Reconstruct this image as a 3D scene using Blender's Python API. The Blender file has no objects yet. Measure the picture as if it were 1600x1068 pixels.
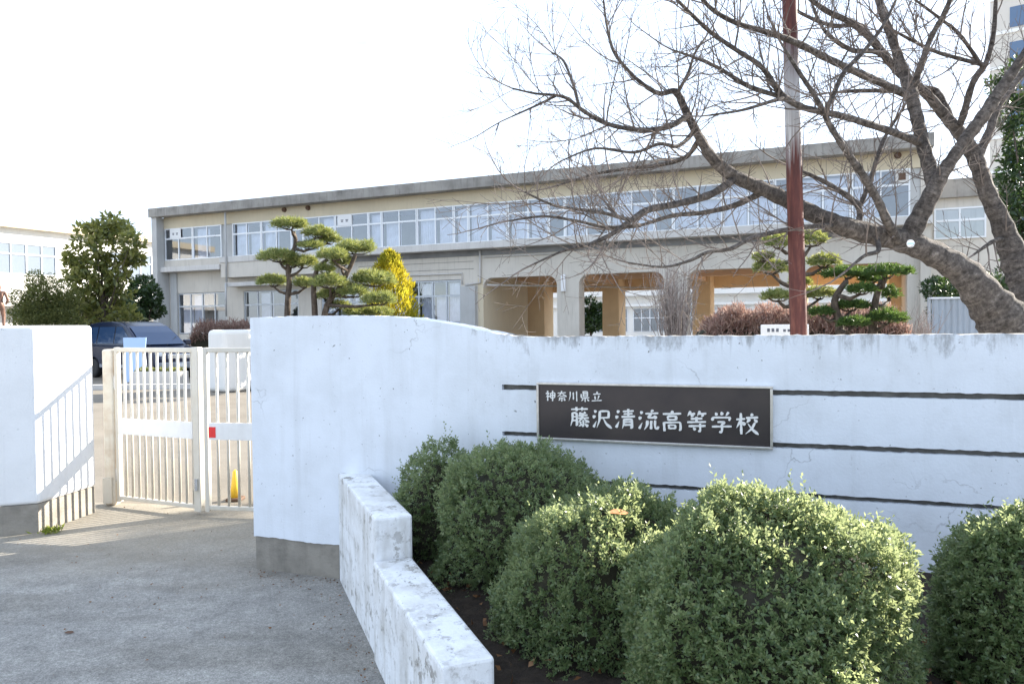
import bpy, math, random
import numpy as np
from mathutils import Vector, Matrix

SC = bpy.context.scene
COL = SC.collection
R = math.radians
rng = np.random.default_rng(7)
random.seed(7)

# ------------------------------------------------------------------ camera
FPX = 1155.0; CAM_H = 1.6; PITCH = R(1.3); ROLL = R(0.6)
cam_d = bpy.data.cameras.new('camera'); cam = bpy.data.objects.new('camera', cam_d); COL.objects.link(cam)
cam_d.sensor_width = 36.0; cam_d.lens = FPX / 1600 * 36.0; cam_d.clip_start = 0.05; cam_d.clip_end = 3000
_fw = Vector((0, math.cos(PITCH), -math.sin(PITCH))); _up0 = Vector((0, math.sin(PITCH), math.cos(PITCH))); _r0 = Vector((1, 0, 0))
_r = _r0 * math.cos(ROLL) - _up0 * math.sin(ROLL); _u = _r0 * math.sin(ROLL) + _up0 * math.cos(ROLL)
cam.matrix_world = Matrix(((_r.x, _u.x, -_fw.x, 0), (_r.y, _u.y, -_fw.y, 0), (_r.z, _u.z, -_fw.z, CAM_H), (0, 0, 0, 1)))
SC.camera = cam

# ------------------------------------------------------------------ light
SUN_AZ = R(60); SUN_EL = R(24)
SUN = Vector((math.sin(SUN_AZ) * math.cos(SUN_EL), math.cos(SUN_AZ) * math.cos(SUN_EL), math.sin(SUN_EL)))
world = bpy.data.worlds.new('World'); SC.world = world; world.use_nodes = True
wn = world.node_tree.nodes; wl = world.node_tree.links
bg = wn['Background']; bg.inputs['Strength'].default_value = 0.09
sky = wn.new('ShaderNodeTexSky'); sky.sky_type = 'NISHITA'; sky.sun_disc = False
sky.sun_elevation = SUN_EL; sky.sun_rotation = SUN_AZ
sky.air_density = 1.0; sky.dust_density = .7; sky.ozone_density = 1.0
# thin bright cloud over part of the sky
tc = wn.new('ShaderNodeTexCoord'); mp = wn.new('ShaderNodeMapping'); mp.inputs['Scale'].default_value = (1.1, 1.1, 3.6)
nz = wn.new('ShaderNodeTexNoise'); nz.inputs['Scale'].default_value = 1.7; nz.inputs['Detail'].default_value = 7; nz.inputs['Roughness'].default_value = .58
cr = wn.new('ShaderNodeValToRGB'); cr.color_ramp.elements[0].position = .16; cr.color_ramp.elements[1].position = .42
mx = wn.new('ShaderNodeMix'); mx.data_type = 'RGBA'; mx.inputs[7].default_value = (4.7, 5.4, 6.6, 1)
wl.new(tc.outputs['Generated'], mp.inputs[0]); wl.new(mp.outputs[0], nz.inputs['Vector']); wl.new(nz.outputs[0], cr.inputs[0])
cm = wn.new('ShaderNodeMath'); cm.operation = 'MULTIPLY'; cm.inputs[1].default_value = .72
wl.new(cr.outputs[0], cm.inputs[0]); wl.new(cm.outputs[0], mx.inputs[0]); wl.new(sky.outputs[0], mx.inputs[6]); wl.new(mx.outputs[2], bg.inputs['Color'])
sun_d = bpy.data.lights.new('sun', 'SUN'); sun_d.energy = 5.0; sun_d.angle = R(.5); sun_d.color = (1, .92, .80)
sun = bpy.data.objects.new('sun', sun_d); COL.objects.link(sun)
sun.rotation_euler = SUN.to_track_quat('Z', 'Y').to_euler(); sun.location = SUN * 60
SC.view_settings.view_transform = 'Standard'; SC.view_settings.look = 'None'; SC.view_settings.gamma = 1
SC.view_settings.exposure = 1.80

# ------------------------------------------------------------------ measuring helpers (pixel of the 1600x1068 photo -> ray)
def ray(px, py):
    x = (px - 800) / FPX; v = (534 - py) / FPX
    d = _r * x + _u * v + _fw
    return d
def P(px, py, Y):
    d = ray(px, py); return Vector((0, 0, CAM_H)) + d * (Y / d.y)
def G(px, py, z=0.0):
    d = ray(px, py); return Vector((0, 0, CAM_H)) + d * ((z - CAM_H) / d.z)
class Frame:                      # a vertical plane frame: x along, y into the plane, z up
    def __init__(s, o, ang): s.o = Vector((o[0], o[1], 0)); s.a = ang; s.t = Vector((math.cos(ang), math.sin(ang), 0)); s.n = Vector((-math.sin(ang), math.cos(ang), 0))
    def px(s, px, py, d=0.0):
        q = ray(px, py); o = s.o + s.n * d; t = s.n.dot(o - Vector((0, 0, CAM_H))) / s.n.dot(q); w = Vector((0, 0, CAM_H)) + q * t
        return (w - o).dot(s.t), w.z
    def w(s, x, y, z): return s.o + s.t * x + s.n * y + Vector((0, 0, z))

# ------------------------------------------------------------------ object helpers
def tag(o, label=None, cat=None, group=None, kind=None):
    if label: o['label'] = label
    if cat: o['category'] = cat
    if group: o['group'] = group
    if kind: o['kind'] = kind
    return o
def thing(name, label, cat, loc=(0, 0, 0), rotz=0.0, group=None):
    o = bpy.data.objects.new(name, None); COL.objects.link(o); o.location = loc; o.rotation_euler = (0, 0, rotz); o.empty_display_size = .2
    return tag(o, label, cat, group)
def link_mesh(name, me, mat, parent=None, smooth=False):
    o = bpy.data.objects.new(name, me); COL.objects.link(o)
    if mat: me.materials.append(mat)
    if parent: o.parent = parent
    if smooth: me.polygons.foreach_set('use_smooth', [True] * len(me.polygons))
    return o
class MB:
    def __init__(s): s.v = []; s.f = []
    def add(s, vs, fs):
        b = len(s.v); s.v += [tuple(p) for p in vs]; s.f += [tuple(b + i for i in f) for f in fs]; return s
    def box(s, x0, x1, y0, y1, z0, z1):
        return s.add([(x0, y0, z0), (x1, y0, z0), (x1, y1, z0), (x0, y1, z0), (x0, y0, z1), (x1, y0, z1), (x1, y1, z1), (x0, y1, z1)],
                     [(0, 3, 2, 1), (4, 5, 6, 7), (0, 1, 5, 4), (1, 2, 6, 5), (2, 3, 7, 6), (3, 0, 4, 7)])
    def bar(s, a, b, w, h):       # square bar between two points, w sideways, h upwards
        a = Vector(a); b = Vector(b); d = (b - a).normalized(); up = Vector((0, 0, 1)) if abs(d.z) < .95 else Vector((0, 1, 0))
        x = d.cross(up).normalized() * (w / 2); y = x.cross(d).normalized() * (h / 2)
        vs = [a - x - y, a + x - y, a + x + y, a - x + y, b - x - y, b + x - y, b + x + y, b - x + y]
        return s.add(vs, [(0, 1, 2, 3), (7, 6, 5, 4), (0, 4, 5, 1), (1, 5, 6, 2), (2, 6, 7, 3), (3, 7, 4, 0)])
    def prism(s, poly, z0, z1):   # poly in xy, counter-clockwise
        n = len(poly); vs = [(x, y, z0) for x, y in poly] + [(x, y, z1) for x, y in poly]
        return s.add(vs, [tuple(range(n - 1, -1, -1)), tuple(range(n, 2 * n))] + [(i, (i + 1) % n, n + (i + 1) % n, n + i) for i in range(n)])
    def prism_y(s, poly, y0, y1): # poly in xz, extruded along y
        n = len(poly); vs = [(x, y0, z) for x, z in poly] + [(x, y1, z) for x, z in poly]
        return s.add(vs, [tuple(range(n)), tuple(range(2 * n - 1, n - 1, -1))] + [((i + 1) % n, i, n + i, n + (i + 1) % n) for i in range(n)])
    def tube(s, pts, radii, n=8, cap=True):
        pts = [Vector(p) for p in pts]; m = len(pts)
        if not hasattr(radii, '__len__'): radii = [radii] * m
        ref = Vector((.31, .22, .92)); vs = []
        for i, p in enumerate(pts):
            d = (pts[min(i + 1, m - 1)] - pts[max(i - 1, 0)])
            d = d.normalized() if d.length > 1e-9 else Vector((0, 0, 1))
            a = d.cross(ref)
            if a.length < 1e-3: a = d.cross(Vector((1, 0, 0)))
            a.normalize(); b = d.cross(a); ref = a.cross(d) if i == 0 else (ref - d * ref.dot(d)).normalized() if (ref - d * ref.dot(d)).length > 1e-3 else ref
            for k in range(n):
                t = 2 * math.pi * k / n; vs.append(p + (a * math.cos(t) + b * math.sin(t)) * radii[i])
        fs = [(i * n + k, i * n + (k + 1) % n, (i + 1) * n + (k + 1) % n, (i + 1) * n + k) for i in range(m - 1) for k in range(n)]
        if cap: fs += [tuple(range(n - 1, -1, -1)), tuple((m - 1) * n + k for k in range(n))]
        return s.add(vs, fs)
    def lathe(s, prof, n=20, c=(0, 0, 0), axis='z'):
        vs = []
        for r_, h in prof:
            for k in range(n):
                t = 2 * math.pi * k / n; x, y = r_ * math.cos(t), r_ * math.sin(t)
                q = (x, y, h) if axis == 'z' else (x, h, y)
                vs.append((c[0] + q[0], c[1] + q[1], c[2] + q[2]))
        m = len(prof)
        fs = [(i * n + k, i * n + (k + 1) % n, (i + 1) * n + (k + 1) % n, (i + 1) * n + k) for i in range(m - 1) for k in range(n)]
        return s.add(vs, fs + [tuple(range(n - 1, -1, -1)), tuple((m - 1) * n + k for k in range(n))])
    def build(s, name, mat, parent=None, smooth=False, bevel=0.0, seg=2, kind=None):
        me = bpy.data.meshes.new(name); me.from_pydata(s.v, [], s.f); me.update()
        o = link_mesh(name, me, mat, parent, smooth)
        if bevel:
            b = o.modifiers.new('bevel', 'BEVEL'); b.width = bevel; b.segments = seg; b.limit_method = 'ANGLE'; b.angle_limit = R(35)
        if kind: o['kind'] = kind
        return o
def np_mesh(name, V, F, mat, parent=None):
    me = bpy.data.meshes.new(name); V = np.asarray(V, np.float32); F = np.asarray(F, np.int32)
    k = F.shape[1]; me.vertices.add(len(V)); me.vertices.foreach_set('co', V.ravel())
    me.loops.add(F.size); me.loops.foreach_set('vertex_index', F.ravel())
    me.polygons.add(len(F)); me.polygons.foreach_set('loop_start', np.arange(0, F.size, k, dtype=np.int32))
    me.update(calc_edges=True); me.validate()
    return link_mesh(name, me, mat, parent)

# ------------------------------------------------------------------ materials
def nodes(name):
    m = bpy.data.materials.new(name); m.use_nodes = True; return m, m.node_tree.nodes, m.node_tree.links, m.node_tree.nodes['Principled BSDF']
def ramp(N, L, src, stops):
    r_ = N.new('ShaderNodeValToRGB'); e = r_.color_ramp.elements
    while len(e) < len(stops): e.new(.5)
    for k, (p, c) in zip(e, stops): k.position = p; k.color = c if len(c) == 4 else (*c, 1)
    L.new(src, r_.inputs[0]); return r_.outputs[0]
def noise(N, L, scale, detail=5, rough=.55, vec=None, stretch=None, coord='Object'):
    if vec is None:
        t = N.new('ShaderNodeTexCoord'); vec = t.outputs[coord]
    if stretch:
        mp_ = N.new('ShaderNodeMapping'); mp_.inputs['Scale'].default_value = stretch; L.new(vec, mp_.inputs[0]); vec = mp_.outputs[0]
    n_ = N.new('ShaderNodeTexNoise'); n_.inputs['Scale'].default_value = scale; n_.inputs['Detail'].default_value = detail; n_.inputs['Roughness'].default_value = rough
    L.new(vec, n_.inputs['Vector']); return n_.outputs[0]
def mixc(N, L, f, a, b, mode='MIX'):
    m = N.new('ShaderNodeMix'); m.data_type = 'RGBA'; m.blend_type = mode
    for sock, v in ((m.inputs[0], f), (m.inputs[6], a), (m.inputs[7], b)):
        if hasattr(v, 'links') or hasattr(v, 'is_linked'): L.new(v, sock)
        elif hasattr(v, '__len__'): sock.default_value = (*v[:3], 1)
        else: sock.default_value = v
    return m.outputs[2]
def bump(N, L, b, h, strength=.3, dist=.02):
    n_ = N.new('ShaderNodeBump'); n_.inputs['Strength'].default_value = strength; n_.inputs['Distance'].default_value = dist
    L.new(h, n_.inputs['Height']); L.new(n_.outputs[0], b.inputs['Normal'])
def painted(name, col, dirt=(.3, .28, .24), amt=.5, scale=3.0, rough=.75, streak=.5, speck=.0, bmp=.25, bscale=60, peel=0.0, peelcol=(.2, .18, .15)):
    """weathered painted masonry: soft blotches, drip streaks, dark specks, peeled patches"""
    m, N, L, b = nodes(name)
    t = N.new('ShaderNodeTexCoord').outputs['Object']
    bl = ramp(N, L, noise(N, L, scale, 6, .6, t), [(.42, (0, 0, 0)), (.78, (amt, amt, amt))])
    c = mixc(N, L, bl, col, dirt)
    if streak:
        st = ramp(N, L, noise(N, L, 1.0, 6, .65, t, (9, 9, .7)), [(.52, (0, 0, 0)), (.8, (streak, streak, streak))])
        c = mixc(N, L, st, c, dirt)
    if speck:
        sp = ramp(N, L, noise(N, L, 34, 3, .6, t), [(.66, (0, 0, 0)), (.71, (speck, speck, speck))])
        gate = ramp(N, L, noise(N, L, 2.3, 3, .5, t), [(.44, (0, 0, 0)), (.58, (1, 1, 1))])
        c = mixc(N, L, mixc(N, L, gate, (0, 0, 0), sp), c, (.07, .065, .055))
    if peel:
        pl = ramp(N, L, noise(N, L, 13, 9, .74, t), [(.60 - peel * .12, (0, 0, 0)), (.66 - peel * .12, (.85, .85, .85))])
        gt = ramp(N, L, noise(N, L, 3.1, 4, .6, t), [(.36, (.12, .12, .12)), (.62, (1, 1, 1))])
        c = mixc(N, L, mixc(N, L, gt, (0, 0, 0), pl), c, peelcol)
        sm = ramp(N, L, noise(N, L, 1.0, 7, .7, t, (7, 7, 2.2)), [(.5, (0, 0, 0)), (.75, (.45, .45, .45))]); c = mixc(N, L, sm, c, (.30, .28, .25))
    L.new(c, b.inputs['Base Color']); b.inputs['Roughness'].default_value = rough
    bump(N, L, b, noise(N, L, bscale, 5, .6, t), bmp, .01)
    return m
def simple(name, col, rough=.5, metal=0.0, var=.0, scale=8.0, bmp=0.0, bscale=40):
    m, N, L, b = nodes(name)
    if var:
        c = ramp(N, L, noise(N, L, scale, 5, .6), [(.3, tuple(x * (1 - var) for x in col)), (.7, tuple(min(1, x * (1 + var)) for x in col))]); L.new(c, b.inputs['Base Color'])
    else: b.inputs['Base Color'].default_value = (*col, 1)
    b.inputs['Roughness'].default_value = rough; b.inputs['Metallic'].default_value = metal
    if bmp: bump(N, L, b, noise(N, L, bscale, 4, .6), bmp, .01)
    return m
def leaf_mat(name, cols, rough=.45, trans=.35, spec=.5, tcol=None, patch=0.0, patchcol=None, pscale=2.0):
    """one tint per leaf, light passes through"""
    m, N, L, b = nodes(name)
    g = N.new('ShaderNodeNewGeometry'); n = len(cols)
    c = ramp(N, L, g.outputs['Random Per Island'], [(i / max(1, n - 1), k) for i, k in enumerate(cols)])
    if patch:
        f = ramp(N, L, noise(N, L, pscale, 3, .5), [(.45, (0, 0, 0)), (.62, (patch, patch, patch))]); c = mixc(N, L, f, c, patchcol)
    L.new(c, b.inputs['Base Color']); b.inputs['Roughness'].default_value = rough; b.inputs['Specular IOR Level'].default_value = spec
    tr = N.new('ShaderNodeBsdfTranslucent'); mx_ = N.new('ShaderNodeMixShader'); mx_.inputs[0].default_value = trans
    if tcol: L.new(mixc(N, L, .65, c, tcol), tr.inputs[0])
    else: L.new(c, tr.inputs[0])
    L.new(b.outputs[0], mx_.inputs[1]); L.new(tr.outputs[0], mx_.inputs[2]); L.new(mx_.outputs[0], N['Material Output'].inputs[0])
    return m
def glass_mat(name, tint=(.75, .82, .85), refl=.32):
    m, N, L, b = nodes(name); N.remove(b)
    t = N.new('ShaderNodeBsdfTransparent'); t.inputs[0].default_value = (*tint, 1)
    g = N.new('ShaderNodeBsdfGlossy'); g.inputs['Roughness'].default_value = .03; g.inputs[0].default_value = (.92, .95, 1, 1)
    f = N.new('ShaderNodeFresnel'); f.inputs[0].default_value = 1.5
    a = N.new('ShaderNodeMath'); a.operation = 'ADD'; a.inputs[1].default_value = refl; a.use_clamp = True; L.new(f.outputs[0], a.inputs[0])
    mx_ = N.new('ShaderNodeMixShader'); L.new(a.outputs[0], mx_.inputs[0]); L.new(t.outputs[0], mx_.inputs[1]); L.new(g.outputs[0], mx_.inputs[2])
    L.new(mx_.outputs[0], N['Material Output'].inputs[0]); return m

M = {}
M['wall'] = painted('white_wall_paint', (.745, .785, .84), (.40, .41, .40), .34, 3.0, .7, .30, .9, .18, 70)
def add_grime(m):
    N, L = m.node_tree.nodes, m.node_tree.links; b = N['Principled BSDF']; src = b.inputs['Base Color'].links[0].from_socket
    t = N.new('ShaderNodeTexCoord').outputs['Object']; sep = N.new('ShaderNodeSeparateXYZ'); L.new(t, sep.inputs[0])
    top = N.new('ShaderNodeMapRange'); top.inputs[1].default_value = 1.37; top.inputs[2].default_value = 1.55; top.inputs[4].default_value = .25; L.new(sep.outputs['Z'], top.inputs[0])
    xr = N.new('ShaderNodeMapRange'); xr.inputs[1].default_value = .7; xr.inputs[2].default_value = 1.2; L.new(sep.outputs['X'], xr.inputs[0])
    mu = N.new('ShaderNodeMath'); mu.operation = 'MULTIPLY'; L.new(top.outputs[0], mu.inputs[0]); L.new(xr.outputs[0], mu.inputs[1])
    a = N.new('ShaderNodeMath'); a.operation = 'ADD'; L.new(noise(N, L, 1.0, 8, .72, t, (13, 13, 5)), a.inputs[0]); L.new(mu.outputs[0], a.inputs[1])
    mask = ramp(N, L, a.outputs[0], [(.66, (0, 0, 0)), (.82, (.62, .62, .62))])
    c = mixc(N, L, mask, src, (.13, .125, .115))
    # rain runs under the edge
    a2 = N.new('ShaderNodeMath'); a2.operation = 'ADD'; L.new(noise(N, L, 1.0, 4, .6, t, (30, 30, .9)), a2.inputs[0]); L.new(mu.outputs[0], a2.inputs[1])
    c = mixc(N, L, ramp(N, L, a2.outputs[0], [(.70, (0, 0, 0)), (.9, (.4, .4, .4))]), c, (.25, .25, .24))
    vo = N.new('ShaderNodeTexVoronoi'); vo.feature = 'DISTANCE_TO_EDGE'; vo.inputs['Scale'].default_value = 1.15
    di = N.new('ShaderNodeVectorMath'); di.operation = 'MULTIPLY_ADD'; nzc = N.new('ShaderNodeTexNoise'); nzc.inputs['Scale'].default_value = 5; nzc.inputs['Detail'].default_value = 5; L.new(t, nzc.inputs['Vector'])
    L.new(nzc.outputs['Color'], di.inputs[0]); di.inputs[1].default_value = (.35, .35, .35); L.new(t, di.inputs[2]); L.new(di.outputs[0], vo.inputs['Vector'])
    ck = ramp(N, L, vo.outputs['Distance'], [(.0, (.55, .55, .55)), (.0045, (0, 0, 0))])
    gk = ramp(N, L, noise(N, L, 1.3, 2, .5, t), [(.52, (0, 0, 0)), (.60, (1, 1, 1))])
    c = mixc(N, L, mixc(N, L, gk, (0, 0, 0), ck), c, (.22, .22, .22))
    bl = ramp(N, L, noise(N, L, 2.1, 7, .68, t), [(.54, (0, 0, 0)), (.70, (.30, .30, .30))]); xm = N.new('ShaderNodeMath'); xm.operation = 'MULTIPLY'; L.new(bl, xm.inputs[0]); L.new(xr.outputs[0], xm.inputs[1])
    c = mixc(N, L, xm.outputs[0], c, (.42, .43, .43))
    L.new(c, b.inputs['Base Color'])
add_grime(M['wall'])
M['wall_core'] = simple('groove_concrete', (.13, .125, .115), .95, 0, .4, 12, .3)
M['pillar'] = painted('pillar_white_paint', (.80, .81, .82), (.45, .45, .43), .25, 2.0, .7, .2, .3, .35, 70)
M['planter'] = painted('peeling_white_paint', (.80, .82, .84), (.40, .38, .33), .60, 4.5, .75, .9, .9, .35, 60, .55, (.20, .18, .15))
M['concrete'] = painted('old_concrete', (.30, .275, .235), (.12, .11, .095), .75, 6, .9, .5, .6, .6, 45)
M['fascia'] = painted('weathered_concrete', (.34, .32, .29), (.07, .065, .06), .75, 1.0, .9, .7, 0, .2, 20)
M['beige'] = painted('beige_building_paint', (.64, .595, .525), (.33, .30, .25), .4, .5, .85, .5, 0, .1, 20)
M['cream'] = painted('cream_building_paint', (.66, .575, .42), (.40, .35, .26), .35, .5, .85, .3, 0, .1, 20)
M['greywall'] = painted('grey_building_paint', (.50, .50, .49), (.25, .25, .24), .4, .6, .85, .3, 0, .1, 20)
M['slab'] = painted('pale_slab_paint', (.62, .60, .57), (.3, .28, .26), .4, .9, .85, .5, 0, .1, 20)
M['ochre'] = painted('ochre_paint', (.82, .61, .37), (.40, .24, .10), .3, .8, .8, .2, 0, .1, 20)
M['ceilpaint'] = painted('brown_soffit_paint', (.76, .54, .37), (.35, .18, .09), .3, .8, .85, 0, 0, .1, 20)
M['whitewall'] = painted('white_building_paint', (.82, .81, .78), (.55, .53, .48), .3, .5, .85, .25, 0, .1, 20)
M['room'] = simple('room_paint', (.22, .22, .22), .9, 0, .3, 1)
M['alu'] = simple('window_aluminium', (.78, .80, .82), .4, .1)
M['alu_dark'] = simple('window_aluminium_grey', (.5, .53, .56), .4, .2)
M['curtain'] = simple('curtain_cloth', (.80, .80, .86), .9, 0, .15, 2)
M['paleglass'] = simple('pale_sunlit_glass', (.23, .27, .32), .08)
M['glass'] = glass_mat('window_glass', (.88, .92, .97), .17)
M['gatewhite'] = painted('gate_white_paint', (.62, .585, .51), (.5, .42, .3), .35, 9, .5, .3, .2, .1, 80)
M['gatepanel'] = painted('gate_panel_paint', (.80, .80, .79), (.5, .47, .42), .2, 9, .5, .2, .1, .05, 80)
M['gatepost'] = painted('rust_stained_paint', (.74, .69, .58), (.42, .25, .12), .6, 7, .6, .6, .3, .2, 60)
M['red'] = simple('red_sticker', (.75, .03, .03), .5)
M['yellow'] = simple('yellow_plastic', (.85, .55, .05), .45)
M['brownbase'] = simple('brown_rubber', (.12, .07, .045), .8)
M['black'] = simple('black_rubber', (.02, .02, .021), .7)
M['chrome'] = simple('bright_metal', (.75, .76, .78), .25, .9)
M['carpaint'] = simple('dark_blue_car_paint', (.012, .02, .05), .18)
M['carlow'] = simple('grey_car_trim', (.28, .30, .33), .4)
M['carglass'] = simple('sky_blue_car_glass', (.03, .065, .14), .05)  # blue of the reflected sky is put into the base colour
M['lampglass'] = simple('headlamp_glass', (.75, .78, .8), .1)
M['bluepanel'] = simple('pale_blue_board', (.45, .62, .88), .5)
M['whiteboard'] = simple('white_board', (.8, .8, .8), .5)
M['ink'] = simple('grey_ink', (.12, .13, .16), .7)
M['bronze'] = simple('weathered_bronze', (.16, .09, .065), .5, .3, .5, 9)
M['frame'] = simple('sign_frame_steel', (.60, .58, .55), .35, .75, .15, 30)
M['letters'] = simple('sign_letter_white', (.80, .79, .76), .5, 0, .06, 40)

def plate_mat():
    m, N, L, b = nodes('sign_dark_bronze')
    c = ramp(N, L, noise(N, L, 3.5, 5, .6), [(.3, (.036, .030, .034)), (.7, (.064, .052, .050))])
    L.new(c, b.inputs['Base Color']); b.inputs['Roughness'].default_value = .3; b.inputs['Metallic'].default_value = .2
    bump(N, L, b, noise(N, L, 260, 3, .6), .15, .002); return m
M['plate'] = plate_mat()

def asphalt_mat():
    m, N, L, b = nodes('asphalt')
    t = N.new('ShaderNodeTexCoord').outputs['Object']
    fine = ramp(N, L, noise(N, L, 150, 3, .7, t), [(.30, (.17, .165, .155)), (.5, (.315, .308, .29)), (.70, (.46, .45, .425))])
    big = ramp(N, L, noise(N, L, 1.1, 6, .6, t), [(.3, (.78, .78, .78)), (.7, (1.18, 1.17, 1.14))])
    c = mixc(N, L, 1.0, fine, big, 'MULTIPLY')
    mid = ramp(N, L, noise(N, L, 7, 5, .65, t), [(.35, (.82, .82, .82)), (.7, (1.15, 1.15, 1.15))]); c = mixc(N, L, 1.0, c, mid, 'MULTIPLY')
    grit = ramp(N, L, noise(N, L, 42, 4, .75, t), [(.34, (.76, .76, .76)), (.52, (1, 1, 1)), (.68, (1.2, 1.2, 1.19))]); c = mixc(N, L, 1.0, c, grit, 'MULTIPLY')
    pat = ramp(N, L, noise(N, L, 1.0, 5, .62, t, (.45, 1.9, 1)), [(.47, (1, 1, 1)), (.60, (.80, .79, .77))]); c = mixc(N, L, 1.0, c, pat, 'MULTIPLY')
    # dust blown in through the gateway lies on the strip in front of the gate
    sep = N.new('ShaderNodeSeparateXYZ'); L.new(t, sep.inputs[0])
    ad = N.new('ShaderNodeMath'); ad.operation = 'MULTIPLY_ADD'; ad.inputs[1].default_value = 1.1; L.new(noise(N, L, 1.6, 5, .6, t), ad.inputs[0]); L.new(sep.outputs['Y'], ad.inputs[2])
    dm = ramp(N, L, ad.outputs[0], [(0, (0, 0, 0)), (1, (1, 1, 1))])
    mr = N.new('ShaderNodeMapRange'); mr.inputs[1].default_value = 5.0; mr.inputs[2].default_value = 6.4; mr.inputs[4].default_value = .75; L.new(ad.outputs[0], mr.inputs[0])
    dust = ramp(N, L, noise(N, L, 60, 4, .7, t), [(.3, (.20, .175, .13)), (.7, (.40, .35, .27))])
    c = mixc(N, L, mr.outputs[0], c, dust)
    sp = ramp(N, L, noise(N, L, 55, 2, .5, t), [(.735, (0, 0, 0)), (.76, (.6, .6, .6))]); c = mixc(N, L, sp, c, (.42, .41, .39))
    L.new(c, b.inputs['Base Color']); b.inputs['Roughness'].default_value = .9
    bump(N, L, b, noise(N, L, 170, 3, .7, t), .55, .012); return m
M['asphalt'] = asphalt_mat()
def yard_mat():
    m, N, L, b = nodes('yard_concrete')
    t = N.new('ShaderNodeTexCoord').outputs['Object']
    c = ramp(N, L, noise(N, L, .7, 7, .65, t), [(.3, (.16, .138, .108)), (.7, (.235, .208, .168))])
    f = ramp(N, L, noise(N, L, 40, 4, .7, t), [(.3, (.8, .8, .8)), (.7, (1.15, 1.15, 1.15))]); c = mixc(N, L, 1.0, c, f, 'MULTIPLY')
    L.new(c, b.inputs['Base Color']); b.inputs['Roughness'].default_value = .9; bump(N, L, b, noise(N, L, 60, 4, .7, t), .4, .01); return m
M['yard'] = yard_mat()
M['bouncesheet'] = painted('pale_bounce_sheet', (.52, .48, .42), (.3, .27, .22), .4, .4, .9, 0, 0, .2, 30)
def soil_mat():
    m, N, L, b = nodes('planter_soil')
    t = N.new('ShaderNodeTexCoord').outputs['Object']
    c = ramp(N, L, noise(N, L, 22, 6, .7, t), [(.3, (.018, .012, .008)), (.6, (.05, .034, .022)), (.8, (.10, .065, .04))])
    L.new(c, b.inputs['Base Color']); b.inputs['Roughness'].default_value = 1; bump(N, L, b, noise(N, L, 35, 6, .7, t), 1, .05); return m
M['soil'] = soil_mat()
def bark_mat(name, c0, c1, c2, st=(14, 14, 14), sc=1.0):
    m, N, L, b = nodes(name)
    t = N.new('ShaderNodeTexCoord').outputs['Object']
    h = noise(N, L, sc, 7, .7, t, st)
    c = ramp(N, L, h, [(.3, c0), (.52, c1), (.72, c2)])
    f = ramp(N, L, noise(N, L, 3, 4, .6, t), [(.35, (.75, .75, .75)), (.7, (1.2, 1.2, 1.2))]); c = mixc(N, L, 1.0, c, f, 'MULTIPLY')
    L.new(c, b.inputs['Base Color']); b.inputs['Roughness'].default_value = .9; bump(N, L, b, h, 1.0, .04); return m
def cherry_mat():
    m, N, L, b = nodes('cherry_bark')
    t = N.new('ShaderNodeTexCoord').outputs['Object']
    at = N.new('ShaderNodeAttribute'); at.attribute_name = 'along'
    sep = N.new('ShaderNodeSeparateXYZ'); L.new(t, sep.inputs[0]); cmb = N.new('ShaderNodeCombineXYZ')
    for k, (src, f) in enumerate(((at.outputs['Fac'], 42.0), (sep.outputs['X'], 7.0), (sep.outputs['Z'], 7.0))):
        mu = N.new('ShaderNodeMath'); mu.operation = 'MULTIPLY'; mu.inputs[1].default_value = f; L.new(src, mu.inputs[0]); L.new(mu.outputs[0], cmb.inputs[k])
    band = noise(N, L, 1.0, 5, .65, cmb.outputs[0]); rough_ = noise(N, L, 24, 7, .72, t)
    mb_ = N.new('ShaderNodeMath'); mb_.operation = 'MULTIPLY_ADD'; mb_.inputs[1].default_value = .34; L.new(band, mb_.inputs[0])
    m2 = N.new('ShaderNodeMath'); m2.operation = 'MULTIPLY'; m2.inputs[1].default_value = .66; L.new(rough_, m2.inputs[0]); L.new(m2.outputs[0], mb_.inputs[2])
    c = ramp(N, L, mb_.outputs[0], [(.34, (.014, .012, .011)), (.45, (.075, .065, .058)), (.56, (.16, .142, .128)), (.68, (.32, .295, .27))])
    f = ramp(N, L, noise(N, L, 2.4, 5, .6, t), [(.35, (.65, .63, .62)), (.7, (1.25, 1.22, 1.2))]); c = mixc(N, L, 1.0, c, f, 'MULTIPLY')
    L.new(c, b.inputs['Base Color']); b.inputs['Roughness'].default_value = .9; bump(N, L, b, mb_.outputs[0], 1.0, .05); return m
M['cherrybark'] = cherry_mat()
M['twig'] = simple('twig_bark', (.155, .128, .112), .9, 0, .45, 6)
M['pinebark'] = bark_mat('pine_bark', (.03, .022, .017), (.10, .075, .055), (.2, .16, .13), (10, 10, 5))
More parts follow.
